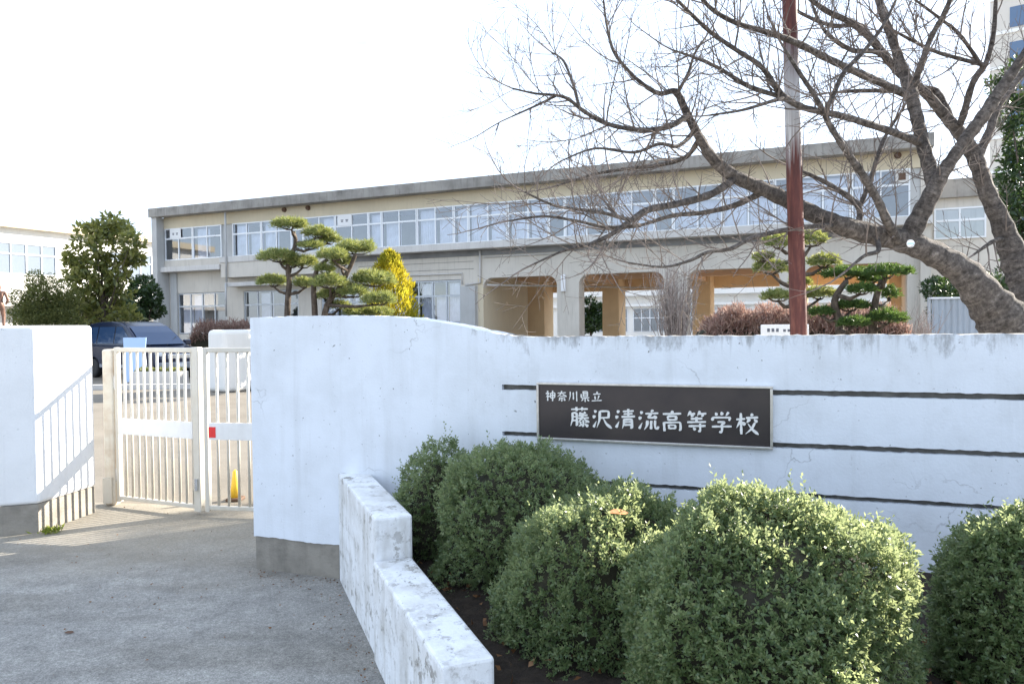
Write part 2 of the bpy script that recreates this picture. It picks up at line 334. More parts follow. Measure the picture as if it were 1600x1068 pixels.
def pole_mat():
    m, N, L, b = nodes('rusting_paint')
    t = N.new('ShaderNodeTexCoord').outputs['Object']
    sep = N.new('ShaderNodeSeparateXYZ'); L.new(t, sep.inputs[0])
    st = noise(N, L, 1.0, 6, .65, t, (38, 38, 1.4))
    ma = N.new('ShaderNodeMath'); ma.operation = 'MULTIPLY_ADD'; ma.inputs[1].default_value = .9; L.new(st, ma.inputs[0]); L.new(sep.outputs['Z'], ma.inputs[2])
    # painted length between the rusted foot and the rusted top
    lo = N.new('ShaderNodeMapRange'); lo.inputs[1].default_value = 3.32; lo.inputs[2].default_value = 3.62; L.new(ma.outputs[0], lo.inputs[0])
    hi = N.new('ShaderNodeMapRange'); hi.inputs[1].default_value = 4.40; hi.inputs[2].default_value = 3.95; L.new(ma.outputs[0], hi.inputs[0])
    mu = N.new('ShaderNodeMath'); mu.operation = 'MULTIPLY'; L.new(lo.outputs[0], mu.inputs[0]); L.new(hi.outputs[0], mu.inputs[1])
    rust = ramp(N, L, noise(N, L, 1.0, 6, .65, t, (30, 30, 4)), [(.25, (.035, .009, .008)), (.5, (.085, .021, .016)), (.78, (.20, .075, .05))])
    pale = ramp(N, L, st, [(.3, (.34, .33, .34)), (.6, (.52, .52, .53))])
    c = mixc(N, L, mu.outputs[0], rust, pale)
    fl = ramp(N, L, noise(N, L, 1.0, 6, .7, t, (26, 26, 2.2)), [(.62, (0, 0, 0)), (.74, (.45, .45, .45))]); c = mixc(N, L, fl, c, (.36, .27, .25))
    L.new(c, b.inputs['Base Color']); b.inputs['Roughness'].default_value = .75; bump(N, L, b, noise(N, L, 45, 5, .6, t), .4, .006); return m
M['pole'] = pole_mat()
M['holly'] = leaf_mat('holly_leaf', [(.055, .105, .046), (.098, .165, .066), (.16, .225, .095), (.085, .145, .064), (.25, .285, .14)], .40, .46, .7, (.58, .64, .31), .4, (.075, .13, .042), 6.0)
M['hollycore'] = simple('dark_shrub_core', (.030, .028, .016), .95, 0, .5, 14, .6, 30)  # filler inside foliage, painted dark so gaps between leaves look shaded
M['pine'] = leaf_mat('pine_needle', [(.10, .16, .06), (.20, .26, .09), (.32, .35, .14), (.45, .45, .20)], .5, .4, .3, (.34, .34, .06))
M['pinedark'] = leaf_mat('pine_needle_dark', [(.03, .075, .022), (.06, .12, .032), (.11, .17, .045)], .5, .35, .3, (.16, .24, .05))
M['golden'] = leaf_mat('golden_cypress', [(.20, .20, .02), (.42, .36, .02), (.58, .48, .03)], .6, .45, .2, (.7, .58, .05), .75, (.14, .20, .03), 1.3)
M['broad'] = leaf_mat('broad_evergreen', [(.055, .08, .028), (.12, .15, .042), (.22, .235, .07), (.33, .32, .12)], .35, .4, .5, (.45, .44, .10))
M['bushgreen'] = leaf_mat('bush_leaf', [(.03, .05, .018), (.11, .135, .045), (.22, .23, .08)], .5, .45, .4, (.40, .40, .12))
M['darkgreen'] = leaf_mat('dark_evergreen', [(.012, .03, .013), (.03, .06, .022), (.05, .09, .03)], .35, .25, .5, (.12, .2, .04))
M['azalea'] = leaf_mat('azalea_twigs', [(.22, .12, .10), (.34, .21, .17), (.46, .33, .28), (.26, .18, .14)], .7, .35, .2)
M['paletwig'] = simple('pale_twigs', (.34, .28, .25), .9, 0, .4, 9)
M['litter'] = leaf_mat('dry_leaf', [(.10, .045, .02), (.22, .11, .05), (.30, .17, .09)], .7, .3, .3)
M['orangeleaf'] = simple('orange_dry_leaf', (.50, .20, .07), .6, 0, .3, 60)
M['weed'] = leaf_mat('weed_leaf', [(.16, .22, .03), (.30, .34, .05)], .5, .4, .3)
M['tower'] = painted('tower_tile', (.62, .58, .52), (.4, .36, .3), .3, .2, .8, .1, 0, 0, 5)
M['towerglass'] = simple('tower_glass', (.10, .16, .26), .08)
M['steel_fence'] = painted('galvanised_sheet', (.42, .47, .52), (.25, .25, .25), .4, 1.2, .5, .5, 0, 0, 5)

# ------------------------------------------------------------------ ground
MB().add([(-400, -60, 0), (400, -60, 0), (400, 900, 0), (-400, 900, 0)], [(0, 1, 2, 3)]).build('ground', M['yard'], kind='structure')
MB().add([(-14, -8, .004), (6, -8, .004), (6, 5.2, .004), (-1.3, 6.45, .004), (-3.75, 6.78, .004), (-14, 8.3, .004)], [(0, 1, 2, 3, 4, 5)]).build('driveway', M['asphalt'], kind='structure')
_bf = (P(233, 325, 39.5), R(-23))
_t = Vector((math.cos(_bf[1]), math.sin(_bf[1]), 0)); _n = Vector((-_t.y, _t.x, 0)); _q = lambda a, b: tuple(Vector((_bf[0].x, _bf[0].y, .004)) + _t * a + _n * b)
MB().add([_q(-4, .2), _q(60, .2), _q(60, 36), _q(-4, 36)], [(0, 1, 2, 3)]).build('courtyard_bounce_sheet', M['bouncesheet'], kind='structure')  # pale sheet added to bounce light up into the arches
kb = MB(); kb.box(-20, -3.5, 19.6, 19.78, 0, .13); kb.build('kerb', M['slab'], kind='structure')

# ------------------------------------------------------------------ boundary wall with the school sign
WA = R(-19.75); CORNER = G(530, 906); WF = Frame(CORNER, WA)
TOPS = [(-.65, 1.668), (-.3, 1.671), (.08, 1.67), (.3, 1.664), (.52, 1.651), (.7, 1.626), (.86, 1.595), (1.0, 1.566), (1.1, 1.548), (1.2, 1.536), (1.32, 1.531), (1.6, 1.534), (7.5, 1.537)]
def wtop(s):
    for (a, za), (b, zb) in zip(TOPS, TOPS[1:]):
        if a <= s <= b: return za + (zb - za) * (s - a) / (b - a)
    return TOPS[-1][1]
wall = thing('boundary_wall', 'long white painted concrete wall with curved top and dark horizontal grooves', 'wall', CORNER, WA)
TH = .22; GD = .035; S1 = 1.113; GR = [(.712, .736), (.962, .988), (1.229, 1.257)]
wb = MB(); c_s = [-.65 + i * (S1 + .65) / 60 for i in range(61)]
wr = random.Random(3)
def profile_solid(mb, ss, z0f, z1f, y0, y1):
    n = len(ss); top = [z1f(s) for s in ss]; bot = [z0f(s) for s in ss]
    vs = []
    for s, b_, t_ in zip(ss, bot, top): vs += [(s, y0, b_), (s, y0, t_), (s, y1, t_), (s, y1, b_)]
    fs = []
    for i in range(n - 1):
        a, b_ = i * 4, i * 4 + 4
        fs += [(a, b_, b_ + 1, a + 1), (a + 1, b_ + 1, b_ + 2, a + 2), (a + 2, b_ + 2, b_ + 3, a + 3), (a + 3, b_ + 3, b_, a)]
    fs += [(0, 1, 2, 3), (4 * n - 1, 4 * n - 2, 4 * n - 3, 4 * n - 4)]
    mb.add(vs, fs)
_jit = {}
def rough_top(s):
    k = round(s, 4)
    if k not in _jit: _jit[k] = wr.uniform(-.0035, .0035)
    return wtop(s) + _jit[k]
profile_solid(wb, c_s, lambda s: .224 + .004 * math.sin(s * 9) + wr.uniform(-.0025, .002), rough_top, 0, TH)
rs = [S1 + i * (7.5 - S1) / 260 for i in range(261)]
edge = lambda z: z + wr.uniform(-.0022, .0022)
zs = [.2] + [z for g in GR for z in g]
for i in range(len(GR)):
    z0 = .2 if i == 0 else GR[i - 1][1]
    profile_solid(wb, rs, lambda s, z0=z0: edge(z0), lambda s, i=i: edge(GR[i][0]), 0, GD)
profile_solid(wb, rs, lambda s: edge(GR[-1][1]), rough_top, 0, GD)
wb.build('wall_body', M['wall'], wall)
cb = MB(); profile_solid(cb, rs, lambda s: .2, lambda s: rough_top(s) - .001, GD, TH); cb.build('groove_backing', M['wall_core'], wall)
# paler back skin so the wall is painted from behind too
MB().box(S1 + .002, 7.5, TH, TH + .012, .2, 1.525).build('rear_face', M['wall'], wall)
ft = MB(); ft.box(-.645, -.005, .012, TH - .01, 0, .23); ft.build('concrete_footing', M['concrete'], wall)
MB().box(0, 7.5, .012, TH - .01, 0, .2).build('buried_footing', M['concrete'], wall)
# return of the wall towards the gate hinge
wi = lambda x, y: ((Vector((x, y, 0)) - WF.o).dot(WF.t), (Vector((x, y, 0)) - WF.o).dot(WF.n))
le = WF.w(-.65, TH + .013, 0)
ret = [wi(le.x + .002, le.y), wi(le.x + .30, le.y - .10), wi(-1.20, 6.38), wi(-1.50, 6.45)]
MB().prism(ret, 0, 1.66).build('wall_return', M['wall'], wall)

# sign board
S0, SE, SZ0, SZ1 = 1.33, 2.59, .953, 1.277
sign = thing('school_sign', 'dark nameplate with silver frame and white brush lettering on the white wall', 'sign', WF.w(S0, 0, SZ0), WA)
W_, H_ = SE - S0, SZ1 - SZ0
MB().box(.006, W_ - .006, -.018, -.001, .006, H_ - .006).build('plate', M['plate'], sign)
fr = MB(); t_ = .014
fr.box(0, W_, -.028, -.001, 0, t_); fr.box(0, W_, -.028, -.001, H_ - t_, H_); fr.box(0, t_, -.028, -.001, t_, H_ - t_); fr.box(W_ - t_, W_, -.028, -.001, t_, H_ - t_)
fr.build('sign_frame', M['frame'], sign, bevel=.003)
SAN = ['d 12,10 22,20', 'd 5,36 16,46', 'u 8,92 22,62']
GLYPH = {
 '神': ['d 18,8 28,18', 's 6,32 38,26 8,64', 'h 24,48 24,96', 'd 30,50 41,60', 'h 50,26 52,70', 'h 50,28 92,22 88,68', 'h 52,48 88,45', 'h 52,70 88,66', 'h 70,4 70,98'],
 '奈': ['h 12,24 88,18', 's 50,4 42,30 8,58', 'w 52,22 66,38 94,54', 'h 34,50 66,48', 'h 22,66 80,62', 'h 50,64 50,96 42,90', 's 34,74 20,90', 'd 66,74 80,88'],
 '川': ['s 22,10 22,50 8,92', 'h 50,16 50,80', 'h 80,6 80,96'],
 '県': ['h 34,6 35,52', 'h 34,8 74,6 72,50', 'h 36,20 72,19', 'h 36,34 72,33', 'h 35,50 72,48', 'h 16,30 16,64 88,60', 'h 50,64 50,98', 's 32,72 16,92', 'd 66,72 84,90'],
 '立': ['d 50,4 53,20', 'h 18,28 82,24', 'd 32,42 38,72', 's 70,38 58,76', 'h 6,86 94,80'],
 '藤': ['h 8,14 92,10', 'h 34,2 36,22', 's 64,2 62,22', 's 14,30 15,60 4,96', 'h 14,32 36,30 36,94 29,89', 'h 16,50 35,49', 'h 15,68 35,67', 'd 50,27 56,37', 's 79,25 71,36', 'h 44,44 90,40', 'h 42,56 96,53', 's 66,30 62,56 40,78', 'w 70,54 80,66 98,74', 'h 68,64 68,97 61,93', 'd 50,73 57,80', 's 62,84 44,96', 's 87,69 78,78', 'w 74,82 92,95'],
 '沢': SAN + ['h 40,14 84,12 82,46', 'h 42,46 82,43', 's 40,14 38,56 24,94', 'w 56,46 70,74 97,95'],
 '清': SAN + ['h 40,14 92,10', 'h 44,26 86,23', 'h 34,40 98,36', 'h 66,1 66,38', 's 46,50 46,72 38,96', 'h 46,52 84,49 84,94 76,90', 'h 48,64 82,62', 'h 48,78 82,76'],
 '流': SAN + ['d 64,1 70,11', 'h 36,20 96,16', 'h 64,20 46,40 82,36', 'd 76,27 88,42', 's 46,52 46,74 32,96', 'h 64,52 64,92', 'h 82,50 82,84 88,92 98,88 98,78'],
 '高': ['d 50,1 52,12', 'h 8,18 92,14', 'h 30,28 32,46', 'h 30,28 70,26 68,44', 'h 32,45 68,43', 'h 12,56 14,98', 'h 12,58 88,54 88,94 80,90', 'h 34,68 36,86', 'h 34,69 66,67 64,84', 'h 36,84 65,83'],
 '等': ['s 24,3 10,26', 'h 18,16 44,14', 'd 28,18 34,28', 's 66,1 54,24', 'h 60,14 94,12', 'd 74,16 80,26', 'h 24,38 76,35', 'h 50,28 50,52', 'h 8,54 92,50', 'h 14,72 90,68', 'h 66,58 66,98 56,92', 'd 34,78 45,89'],
 '学': ['d 22,6 30,18', 'd 48,1 53,16', 's 80,2 68,20', 'd 14,25 8,42', 'h 12,28 90,26 82,40', 'h 32,48 68,46 50,60', 'h 50,60 54,80 50,97 40,92', 'h 8,70 94,66'],
 '校': ['h 4,32 42,28', 'h 24,3 24,98', 's 24,34 4,70', 'd 28,42 42,56', 'd 70,3 73,15', 'h 46,24 98,20', 's 62,28 48,46', 'd 80,28 94,42', 's 84,44 70,72 42,96', 'w 54,50 72,76 98,97']}
PROF = {'h': [.75, 1.05, .85, .75, .85, 1.05, .75], 's': [.8, 1.1, 1, .85, .65, .4, .12], 'w': [.3, .5, .7, .9, 1.15, 1.2, .35], 'd': [.3, .7, 1, 1.2, 1.3, 1.15, .6], 'u': [.9, 1.2, 1, .8, .55, .35, .1]}
def lettering(text, x, ztop, size, pitch, wid, name):
    mb = MB(); lr = random.Random(len(text)); k = 0
    for i, ch in enumerate(text):
        ox = x + i * pitch; tilt = lr.uniform(-.03, .03); oz = lr.uniform(-.03, .03) * size
        for st in GLYPH[ch]:
            kind, *pp = st.split(); pts = [tuple(map(float, p.split(','))) for p in pp]
            # resample with rounded corners
            seg = [math.dist(a, b) for a, b in zip(pts, pts[1:])]; tot = sum(seg); n = max(8, int(tot / 6)); out = []
            for j in range(n + 1):
                u = tot * j / n; q = 0
                while q < len(seg) - 1 and u > seg[q]: u -= seg[q]; q += 1
                f = u / seg[q]; out.append([pts[q][0] + (pts[q + 1][0] - pts[q][0]) * f, pts[q][1] + (pts[q + 1][1] - pts[q][1]) * f])
            for _ in range(2): out = [out[0]] + [[(a[0] + 2 * b[0] + c_[0]) / 4, (a[1] + 2 * b[1] + c_[1]) / 4] for a, b, c_ in zip(out, out[1:], out[2:])] + [out[-1]]
            pr = PROF[kind]; ww = wid * lr.uniform(.85, 1.15); L_, R_ = [], []
            for j, (a, b) in enumerate(out):
                p0 = out[max(j - 1, 0)]; p1 = out[min(j + 1, n)]; dx, dy = p1[0] - p0[0], p1[1] - p0[1]; dl = math.hypot(dx, dy) or 1
                g = j / n * (len(pr) - 1); q = min(int(g), len(pr) - 2); w = ww * (pr[q] + (pr[q + 1] - pr[q]) * (g - q))
                if kind == 'h' and abs(dx) > abs(dy) * 2: w *= .8
                nx, ny = -dy / dl * w / 2, dx / dl * w / 2
                L_.append((a + nx, b + ny)); R_.append((a - nx, b - ny))
            yf = -.0205 - .00012 * k; k += 1
            tr = lambda q: (ox + (q[0] + (50 - q[1]) * tilt) / 100 * size, ztop + oz - (q[1]) / 100 * size)
            m_ = n + 1; vs = []
            for a, b in zip(L_, R_): (ax, az), (bx, bz) = tr(a), tr(b); vs += [(ax, yf, az), (bx, yf, bz), (ax, -.017, az), (bx, -.017, bz)]
            fs = []
            for j in range(n): o = j * 4; fs += [(o, o + 4, o + 5, o + 1), (o, o + 2, o + 6, o + 4), (o + 1, o + 5, o + 7, o + 3)]
            fs += [(0, 1, 3, 2), (n * 4, n * 4 + 2, n * 4 + 3, n * 4 + 1)]
            mb.add(vs, fs)
    return mb.build(name, M['letters'], sign)
lettering('神奈川県立', .050, H_ - .044, .063, .0665, 11.5, 'small_lettering')
lettering('藤沢清流高等学校', .192, H_ - .135,   .114, .1265, 11.8, 'large_lettering')

# ------------------------------------------------------------------ stepped planter wall, soil
pd = Vector((G(605, 1068).x - CORNER.x, G(605, 1068).y - CORNER.y, 0)).normalized(); pa = math.atan2(pd.y, pd.x)
pw = thing('planter_wall', 'low stepped white wall with peeling paint along the driveway', 'wall', CORNER + pd * .0, pa)
# local: x away from the main wall, y to the right-hand side (towards the soil)
pl = MB(); pl.box(.02, 1.218, 0, .185, 0, .685); pl.build('upper_step', M['planter'], pw, bevel=.012)
pl = MB(); pl.box(1.22, 2.40, -.012, .178, 0, .482); pl.build('lower_step', M['planter'], pw, bevel=.012)
pl = MB(); pl.box(2.402, 3.9, -.01, .175, 0, .36); pl.build('end_step', M['planter'], pw, bevel=.012)
PF = Frame(CORNER, pa)
sv, sf = [], []
NX, NY = 46, 40
sr = np.random.default_rng(5)
for j in range(NY + 1):
    for i in range(NX + 1):
        x = -1.0 + 5.2 * i / NX; y = 1.05 + 3.6 * j / NY
        z = .375 + .03 * math.sin(x * 3.1 + y * 2) + sr.uniform(-.014, .014)
        sv.append((x, y, z))
def inside(x, y):
    q = Vector((x, y, 0)) - WF.o; n_ = q.dot(WF.n)
    p = Vector((x, y, 0)) - PF.o
    return n_ < .05 and p.dot(PF.n) > .09
for j in range(NY):
    for i in range(NX):
        a = j * (NX + 1) + i; cx, cy = sv[a][0] + .056, sv[a][1] + .045
        if inside(cx, cy): sf.append((a, a + 1, a + NX + 2, a + NX + 1))
MB().add(sv, sf).build('soil', M['soil'], kind='structure', smooth=True)

# ------------------------------------------------------------------ leaf machinery
def norm(a): return a / np.maximum(np.linalg.norm(a, axis=1, keepdims=True), 1e-9)
def leaf_mesh(pos, d, L, W, rg, fold=.25):
    n = len(pos); d = norm(d); r_ = norm(np.cross(d, norm(rg.normal(size=(n, 3))))); u = np.cross(r_, d)
    L = np.asarray(L).reshape(-1, 1) * np.ones((n, 1)); W = np.asarray(W).reshape(-1, 1) * np.ones((n, 1))
    mid = pos + d * L * .5 + u * W * fold
    V = np.stack([pos, mid + r_ * W * .5, pos + d * L, mid - r_ * W * .5], 1).reshape(-1, 3)
    F = np.arange(4 * n).reshape(n, 4)
    return V, F
def sphere_pts(n, rg): return norm(rg.normal(size=(n, 3)))
def shrub_foliage(c, rad, n_shoot, rg, zmin=-.55, leaf=.0172, per=9, bumpy=.07, pw_=2.4, sprigs=40, lean=.35):
    """dense clipped shrub: leafy shoots over a lumpy rounded form"""
    c = np.array(c); rad = np.array(rad)
    u = sphere_pts(int(n_shoot * 1.6), rg); u = u[u[:, 2] > zmin][:n_shoot]
    sq = u / (np.sum(np.abs(u) ** pw_, 1) ** (1 / pw_))[:, None]
    k = rg.normal(size=(7, 3)) * 3.2; ph = rg.uniform(0, 6.3, 7)
    b = 1 + bumpy * np.sin(u @ k.T + ph).sum(1) / 2.2
    k2 = rg.normal(size=(9, 3)) * 11; b += bumpy * .6 * np.sin(u @ k2.T + rg.uniform(0, 6.3, 9)).sum(1) / 2.2
    r_ = b - rg.uniform(0, .22, len(u)) ** 1.3
    base = c + sq * rad * r_[:, None]
    nrm = norm(sq / rad)
    ax = norm(nrm * .75 + np.array([0, 0, lean]) + rg.normal(size=u.shape) * .42)
    # shoots = [base, axis, length]
    ln = rg.uniform(.022, .042, len(u)) * leaf / .019
    if sprigs:
        i = rg.choice(np.where(u[:, 2] > .25)[0], sprigs); base2 = base[i]; ax2 = norm(np.array([0, 0, 1.]) + nrm[i] * .5 + rg.normal(size=(sprigs, 3)) * .25)
        sl = rg.uniform(.05, .13, sprigs)
        base = np.vstack([base, base2]); ax = np.vstack([ax, ax2]); ln = np.concatenate([ln, sl])
    pos, dr = [], []
    a = norm(np.cross(ax, norm(rg.normal(size=ax.shape)))); bb = np.cross(ax, a)
    for j in range(per):
        t = j * 2.4 + rg.uniform(-.4, .4, len(ax)); rd = a * np.cos(t)[:, None] + bb * np.sin(t)[:, None]
        f = (j + .5) / per
        pos.append(base + ax * (ln * f)[:, None]); dr.append(ax * (.25 + .75 * f) + rd * .8 + rg.normal(size=ax.shape) * .15)
    pos = np.vstack(pos); dr = np.vstack(dr)
    return leaf_mesh(pos, dr, rg.uniform(.6, 1.3, len(pos)) * leaf, rg.uniform(.36, .62, len(pos)) * leaf, rg)
def lump(c, rad, mat, name, parent, rg, k=.86, zmin=-.8):
    mb = MB(); nu, nv = 22, 14; vs = []
    for j in range(nv + 1):
        th = math.pi * j / nv
        for i in range(nu):
            p = 2 * math.pi * i / nu; w = k * (1 + .05 * math.sin(3 * p + 2 * th) + .04 * rg.uniform(-1, 1))
            vs.append((c[0] + rad[0] * w * math.sin(th) * math.cos(p), c[1] + rad[1] * w * math.sin(th) * math.sin(p), c[2] + rad[2] * w * max(zmin, math.cos(th))))
    fs = [(j * nu + i, j * nu + (i + 1) % nu, (j + 1) * nu + (i + 1) % nu, (j + 1) * nu + i) for j in range(nv) for i in range(nu)]
    mb.add(vs, fs); return mb.build(name, mat, parent, smooth=True)
def clipped_shrub(name, label, px, py_top, Y, half_w, rz, n, seed, z0=.36, mat='holly', ky=1.0, group=None, **kw):
    rg = np.random.default_rng(seed); c = P(px, py_top, Y); rx = half_w * Y / FPX; top = c.z
    t = thing(name, label, 'shrub', (c.x, Y, z0), 0, group)
    cz = top - rz - z0
    V, F = shrub_foliage((0, 0, cz), (rx, rx * ky, rz), n, rg, **kw)
    np_mesh('foliage', V, F, M[mat], t)
    lump((0, 0, cz), (rx, rx * ky, rz), M['hollycore'], 'core_or_twigs', t, rg)  # solid dark core that closes the view through the leaves
    return t
SG = 'clipped shrubs in the planter'
clipped_shrub('shrub', 'loose dark shrub against the white wall behind the rounder shrubs', 685, 708, 4.02, 66, .42, 2300, 11, zmin=-.7, sprigs=60, bumpy=.10, group=SG)
clipped_shrub('shrub', 'rounded green shrub left of the one carrying an orange leaf, below the nameplate', 826, 698, 3.72, 142, .44, 7600, 12, zmin=-.8, group=SG)
clipped_shrub('shrub', 'green shrub with a single orange dead leaf on top', 944, 764, 3.02, 166, .52, 11000, 13, zmin=-.9, pw_=2.15, group=SG)
clipped_shrub('shrub', 'largest clipped shrub, its top and right side bright in the sun', 1196, 776, 2.44, 224, .50, 16000, 14, zmin=-.8, sprigs=90, pw_=2.1, group=SG)
clipped_shrub('shrub', 'shrub cut by the right edge of the photo with a sunlit tip', 1622, 790, 2.5, 150, .50, 9500, 15, zmin=-.8, sprigs=60, pw_=2.15, group=SG)

# ------------------------------------------------------------------ gate pillar, gate, post
fl_, fr_, br_ = G(5, 838), G(62, 833), G(152, 800)
gp = thing('gate_pillar', 'white gate pillar with sunlit side crossed by the shadow of the gate', 'pillar', (fr_.x, fr_.y, 0))
o = Vector((fr_.x, fr_.y, 0)); lp = lambda p: (p[0] - o.x, p[1] - o.y)
dfl = Vector((fl_.x - fr_.x, fl_.y - fr_.y, 0)).normalized()
f2 = o + dfl * .33; bk = Vector((br_.x, br_.y, 0)); b2 = bk + Vector((-.42, -.04, 0))
out = [lp(f2), lp(o), lp(bk), lp(b2)]
pm = MB(); n = 4
zt = lambda p: 1.638
pm.prism(out, .232, 1.636)
gpb = pm.build('pillar_body', M['pillar'], gp, bevel=.03, seg=3)
o2 = o + dfl * .012; f3 = o + dfl * .27; inn = [lp(f3), lp(o2 + Vector((.0, .012, 0))), lp(bk + Vector((-.012, -.01, 0))), lp(bk + Vector((-.33, -.02, 0)))]
MB().prism(inn, 0, .232).build('concrete_footing', M['concrete'], gp)

HING = Vector((-3.60, 6.70, 0)); MEET = Vector((-2.66, 6.30, 0)); HING2 = Vector((-1.55, 6.10, 0))
hp = thing('gate_post', 'rust stained cream hinge post beside the white gate pillar', 'post', (HING.x - .06, HING.y + .02, 0))
hm = MB(); hm.box(-.05, .05, -.05, .05, 0, 1.42); hm.build('post', M['gatepost'], hp, bevel=.02, seg=3)
for z in (.28, 1.12):
    MB().lathe([(.024, z - .06), (.024, z + .06)], 10, (.062, -.02, 0)).build('hinge', M['chrome'], hp)
MB().box(-.05, .03, -.075, -.052, .03, .26).build('drop_bolt', M['gatewhite'], hp)
def gate(name, label, a, b, bars, first_post, red):
    d = b - a; ln = d.length; ang = math.atan2(d.y, d.x); t = thing(name, label, 'gate', a, ang, 'gate leaves of the entrance')
    z0, z1 = .055, 1.435
    MB().box(0, ln, -.018, .018, z1 - .04, z1).build('top_rail', M['gatewhite'], t, bevel=.006)
    MB().box(0, ln, -.018, .018, z0, z0 + .035).build('bottom_rail', M['gatewhite'], t, bevel=.006)
    pz = MB(); pz.box(.004, .044, -.022, .022, z0 - .02, z1 + .002); pz.build('end_stile', M['gatewhite'], t, bevel=.006)
    if first_post: MB().box(ln - .075, ln, -.03, .03, .03, z1 + .006).build('meeting_stile', M['gatewhite'], t, bevel=.008)
    x1 = ln - (.08 if first_post else .0)
    for i in range(bars):
        x = .05 + (x1 - .05) * (i + .75) / bars
        MB().lathe([(.0125, z0 + .034), (.0125, z1 - .039)], 10, (x, 0, 0)).build('bar', M['gatewhite'], t, smooth=True)
    MB().box(.05, x1, -.026, -.0135, .655, .80).build('panel', M['gatepanel'], t, bevel=.003)
    if red: MB().box(.055, .118, -.030, -.0262, .675, .765).build('red_label', M['red'], t)
    else: MB().lathe([(.018, -.05), (.018, .05)], 10, (ln - .035, -.045, .27)).build('latch', M['chrome'], t)
    return t
gate('gate_leaf', 'wider gate leaf with white bars hinged on the rust stained post', HING, MEET, 11, True, False)
gate('gate_leaf', 'gate leaf with a small red label on its white panel', MEET + Vector((.03, -.012, 0)), HING2, 11, False, True)

# small things around the gate
cn = thing('marker_cone', 'small yellow cone with brown base behind the gate bars', 'cone', G(368, 781))
MB().box(-.07, .07, -.07, .07, 0, .03).build('base', M['brownbase'], cn, bevel=.01)
MB().lathe([(.05, .03), (.035, .15), (.02, .27), (.008, .285)], 14).build('cone_body', M['yellow'], cn, smooth=True)
fb = P(365, 515, 18.9)
bw = thing('garden_wall', 'white rounded block standing in the yard behind the gate', 'wall', (fb.x, fb.y, 0), R(58))
MB().box(-.55, 1.2, -.35, .35, 0, 1.56).build('block', M['whitewall'], bw, bevel=.12, seg=4)
wd = thing('weed', 'yellow green weed at the foot of the gate pillar', 'weed', G(80, 833))
rg = np.random.default_rng(21); n = 60
V, F = leaf_mesh(rg.normal(size=(n, 3)) * np.array([.04, .03, .004]) + np.array([0, 0, .01]), rg.normal(size=(n, 3)) * np.array([1, 1, .3]) + np.array([0, 0, .9]), .06, .016, rg)
np_mesh('leaves', V, F, M['weed'], wd)
def dead_leaf(label, loc, size, mat, nm='fallen_leaf', rot=0.3, group=None):
    m_ = MB(); m_.add([(-.5 * size, 0, 0), (-.2 * size, .22 * size, .06 * size), (.25 * size, .2 * size, .08 * size), (.5 * size, 0, .02 * size), (.25 * size, -.2 * size, .07 * size), (-.2 * size, -.2 * size, .1 * size), (0, 0, .01 * size)],
                      [(0, 6, 1), (1, 6, 2), (2, 6, 3), (3, 6, 4), (4, 6, 5), (5, 6, 0)])
    o_ = m_.build(nm, M[mat]); o_.location = loc; o_.rotation_euler = (.35, .1, rot); return tag(o_, label, 'leaf', group)
_lz = P(966, 801, 2.78)
dead_leaf('orange dead leaf lying on top of a green shrub', _lz, .085, 'orangeleaf')
dead_leaf('small dark leaf lying alone on the grey asphalt', G(108, 990) + Vector((0, 0, .008)), .05, 'brownbase')
rg = np.random.default_rng(33); lv, lf_ = [], 0
pp_ = []
while len(pp_) < 900:
    x, y = rg.uniform(-1, 2.5), rg.uniform(1.4, 4.6)
    q = Vector((x, y, 0))
    if (q - WF.o).dot(WF.n) < -.02 and (q - PF.o).dot(PF.n) > .2: pp_.append((x, y, .395 + .03 * math.sin(x * 3.1 + y * 2) + rg.uniform(0, .02)))
pp_ = np.array(pp_); dd = rg.normal(size=pp_.shape) * np.array([1, 1, .25])
V, F = leaf_mesh(pp_, dd, rg.uniform(.025, .05, len(pp_)), rg.uniform(.012, .024, len(pp_)), rg)
tag(np_mesh('leaf_litter', V, F, M['litter']), 'dry brown leaves scattered over the dark planter soil', 'leaf litter', kind='stuff')
pl_ = []
for _ in range(130):
    q = PF.w(rg.uniform(.0, 2.2), -.02 - abs(rg.normal()) * .10, .012); pl_.append(tuple(q))
for _ in range(60):
    q = WF.w(rg.uniform(-.65, -.02), -.02 - abs(rg.normal()) * .12, .012); pl_.append(tuple(q))
for _ in range(90):
    q = Vector((rg.uniform(-4.2, -1.8), rg.uniform(4.2, 6.6), .012)); pl_.append(tuple(q))
for _ in range(60):
    q = Vector((rg.uniform(-3.5, -.9), rg.uniform(2.6, 4.6), .010)); pl_.append(tuple(q))
pl_ = np.array(pl_); dd = rg.normal(size=pl_.shape) * np.array([1, 1, .15])
V, F = leaf_mesh(pl_, dd, rg.uniform(.006, .022, len(pl_)), rg.uniform(.004, .011, len(pl_)), rg)
tag(np_mesh('leaf_crumbs', V, F, M['litter']), 'dry leaf crumbs along the foot of the walls on the driveway', 'leaf litter', kind='stuff')
# rusting pole
pb, pt = P(1249, 560, 6.15), P(1229, -160, 6.15); pb = pb + (pb - pt).normalized() * .0
foot = pb + (pb - pt) * (pb.z / (pt.z - pb.z))
po = thing('rusty_pole', 'tall rusting metal pole behind the white wall', 'pole', foot)
pm = MB(); ks = [i / 30 for i in range(31)]
pm.tube([(pt - foot) * k for k in ks], [.074 - .02 * k for k in ks], 18); pm.build('shaft', M['pole'], po, smooth=True)
MB().lathe([(.16, 0), (.16, .05), (.09, .07)], 16).build('base_plate', M['pole'], po)

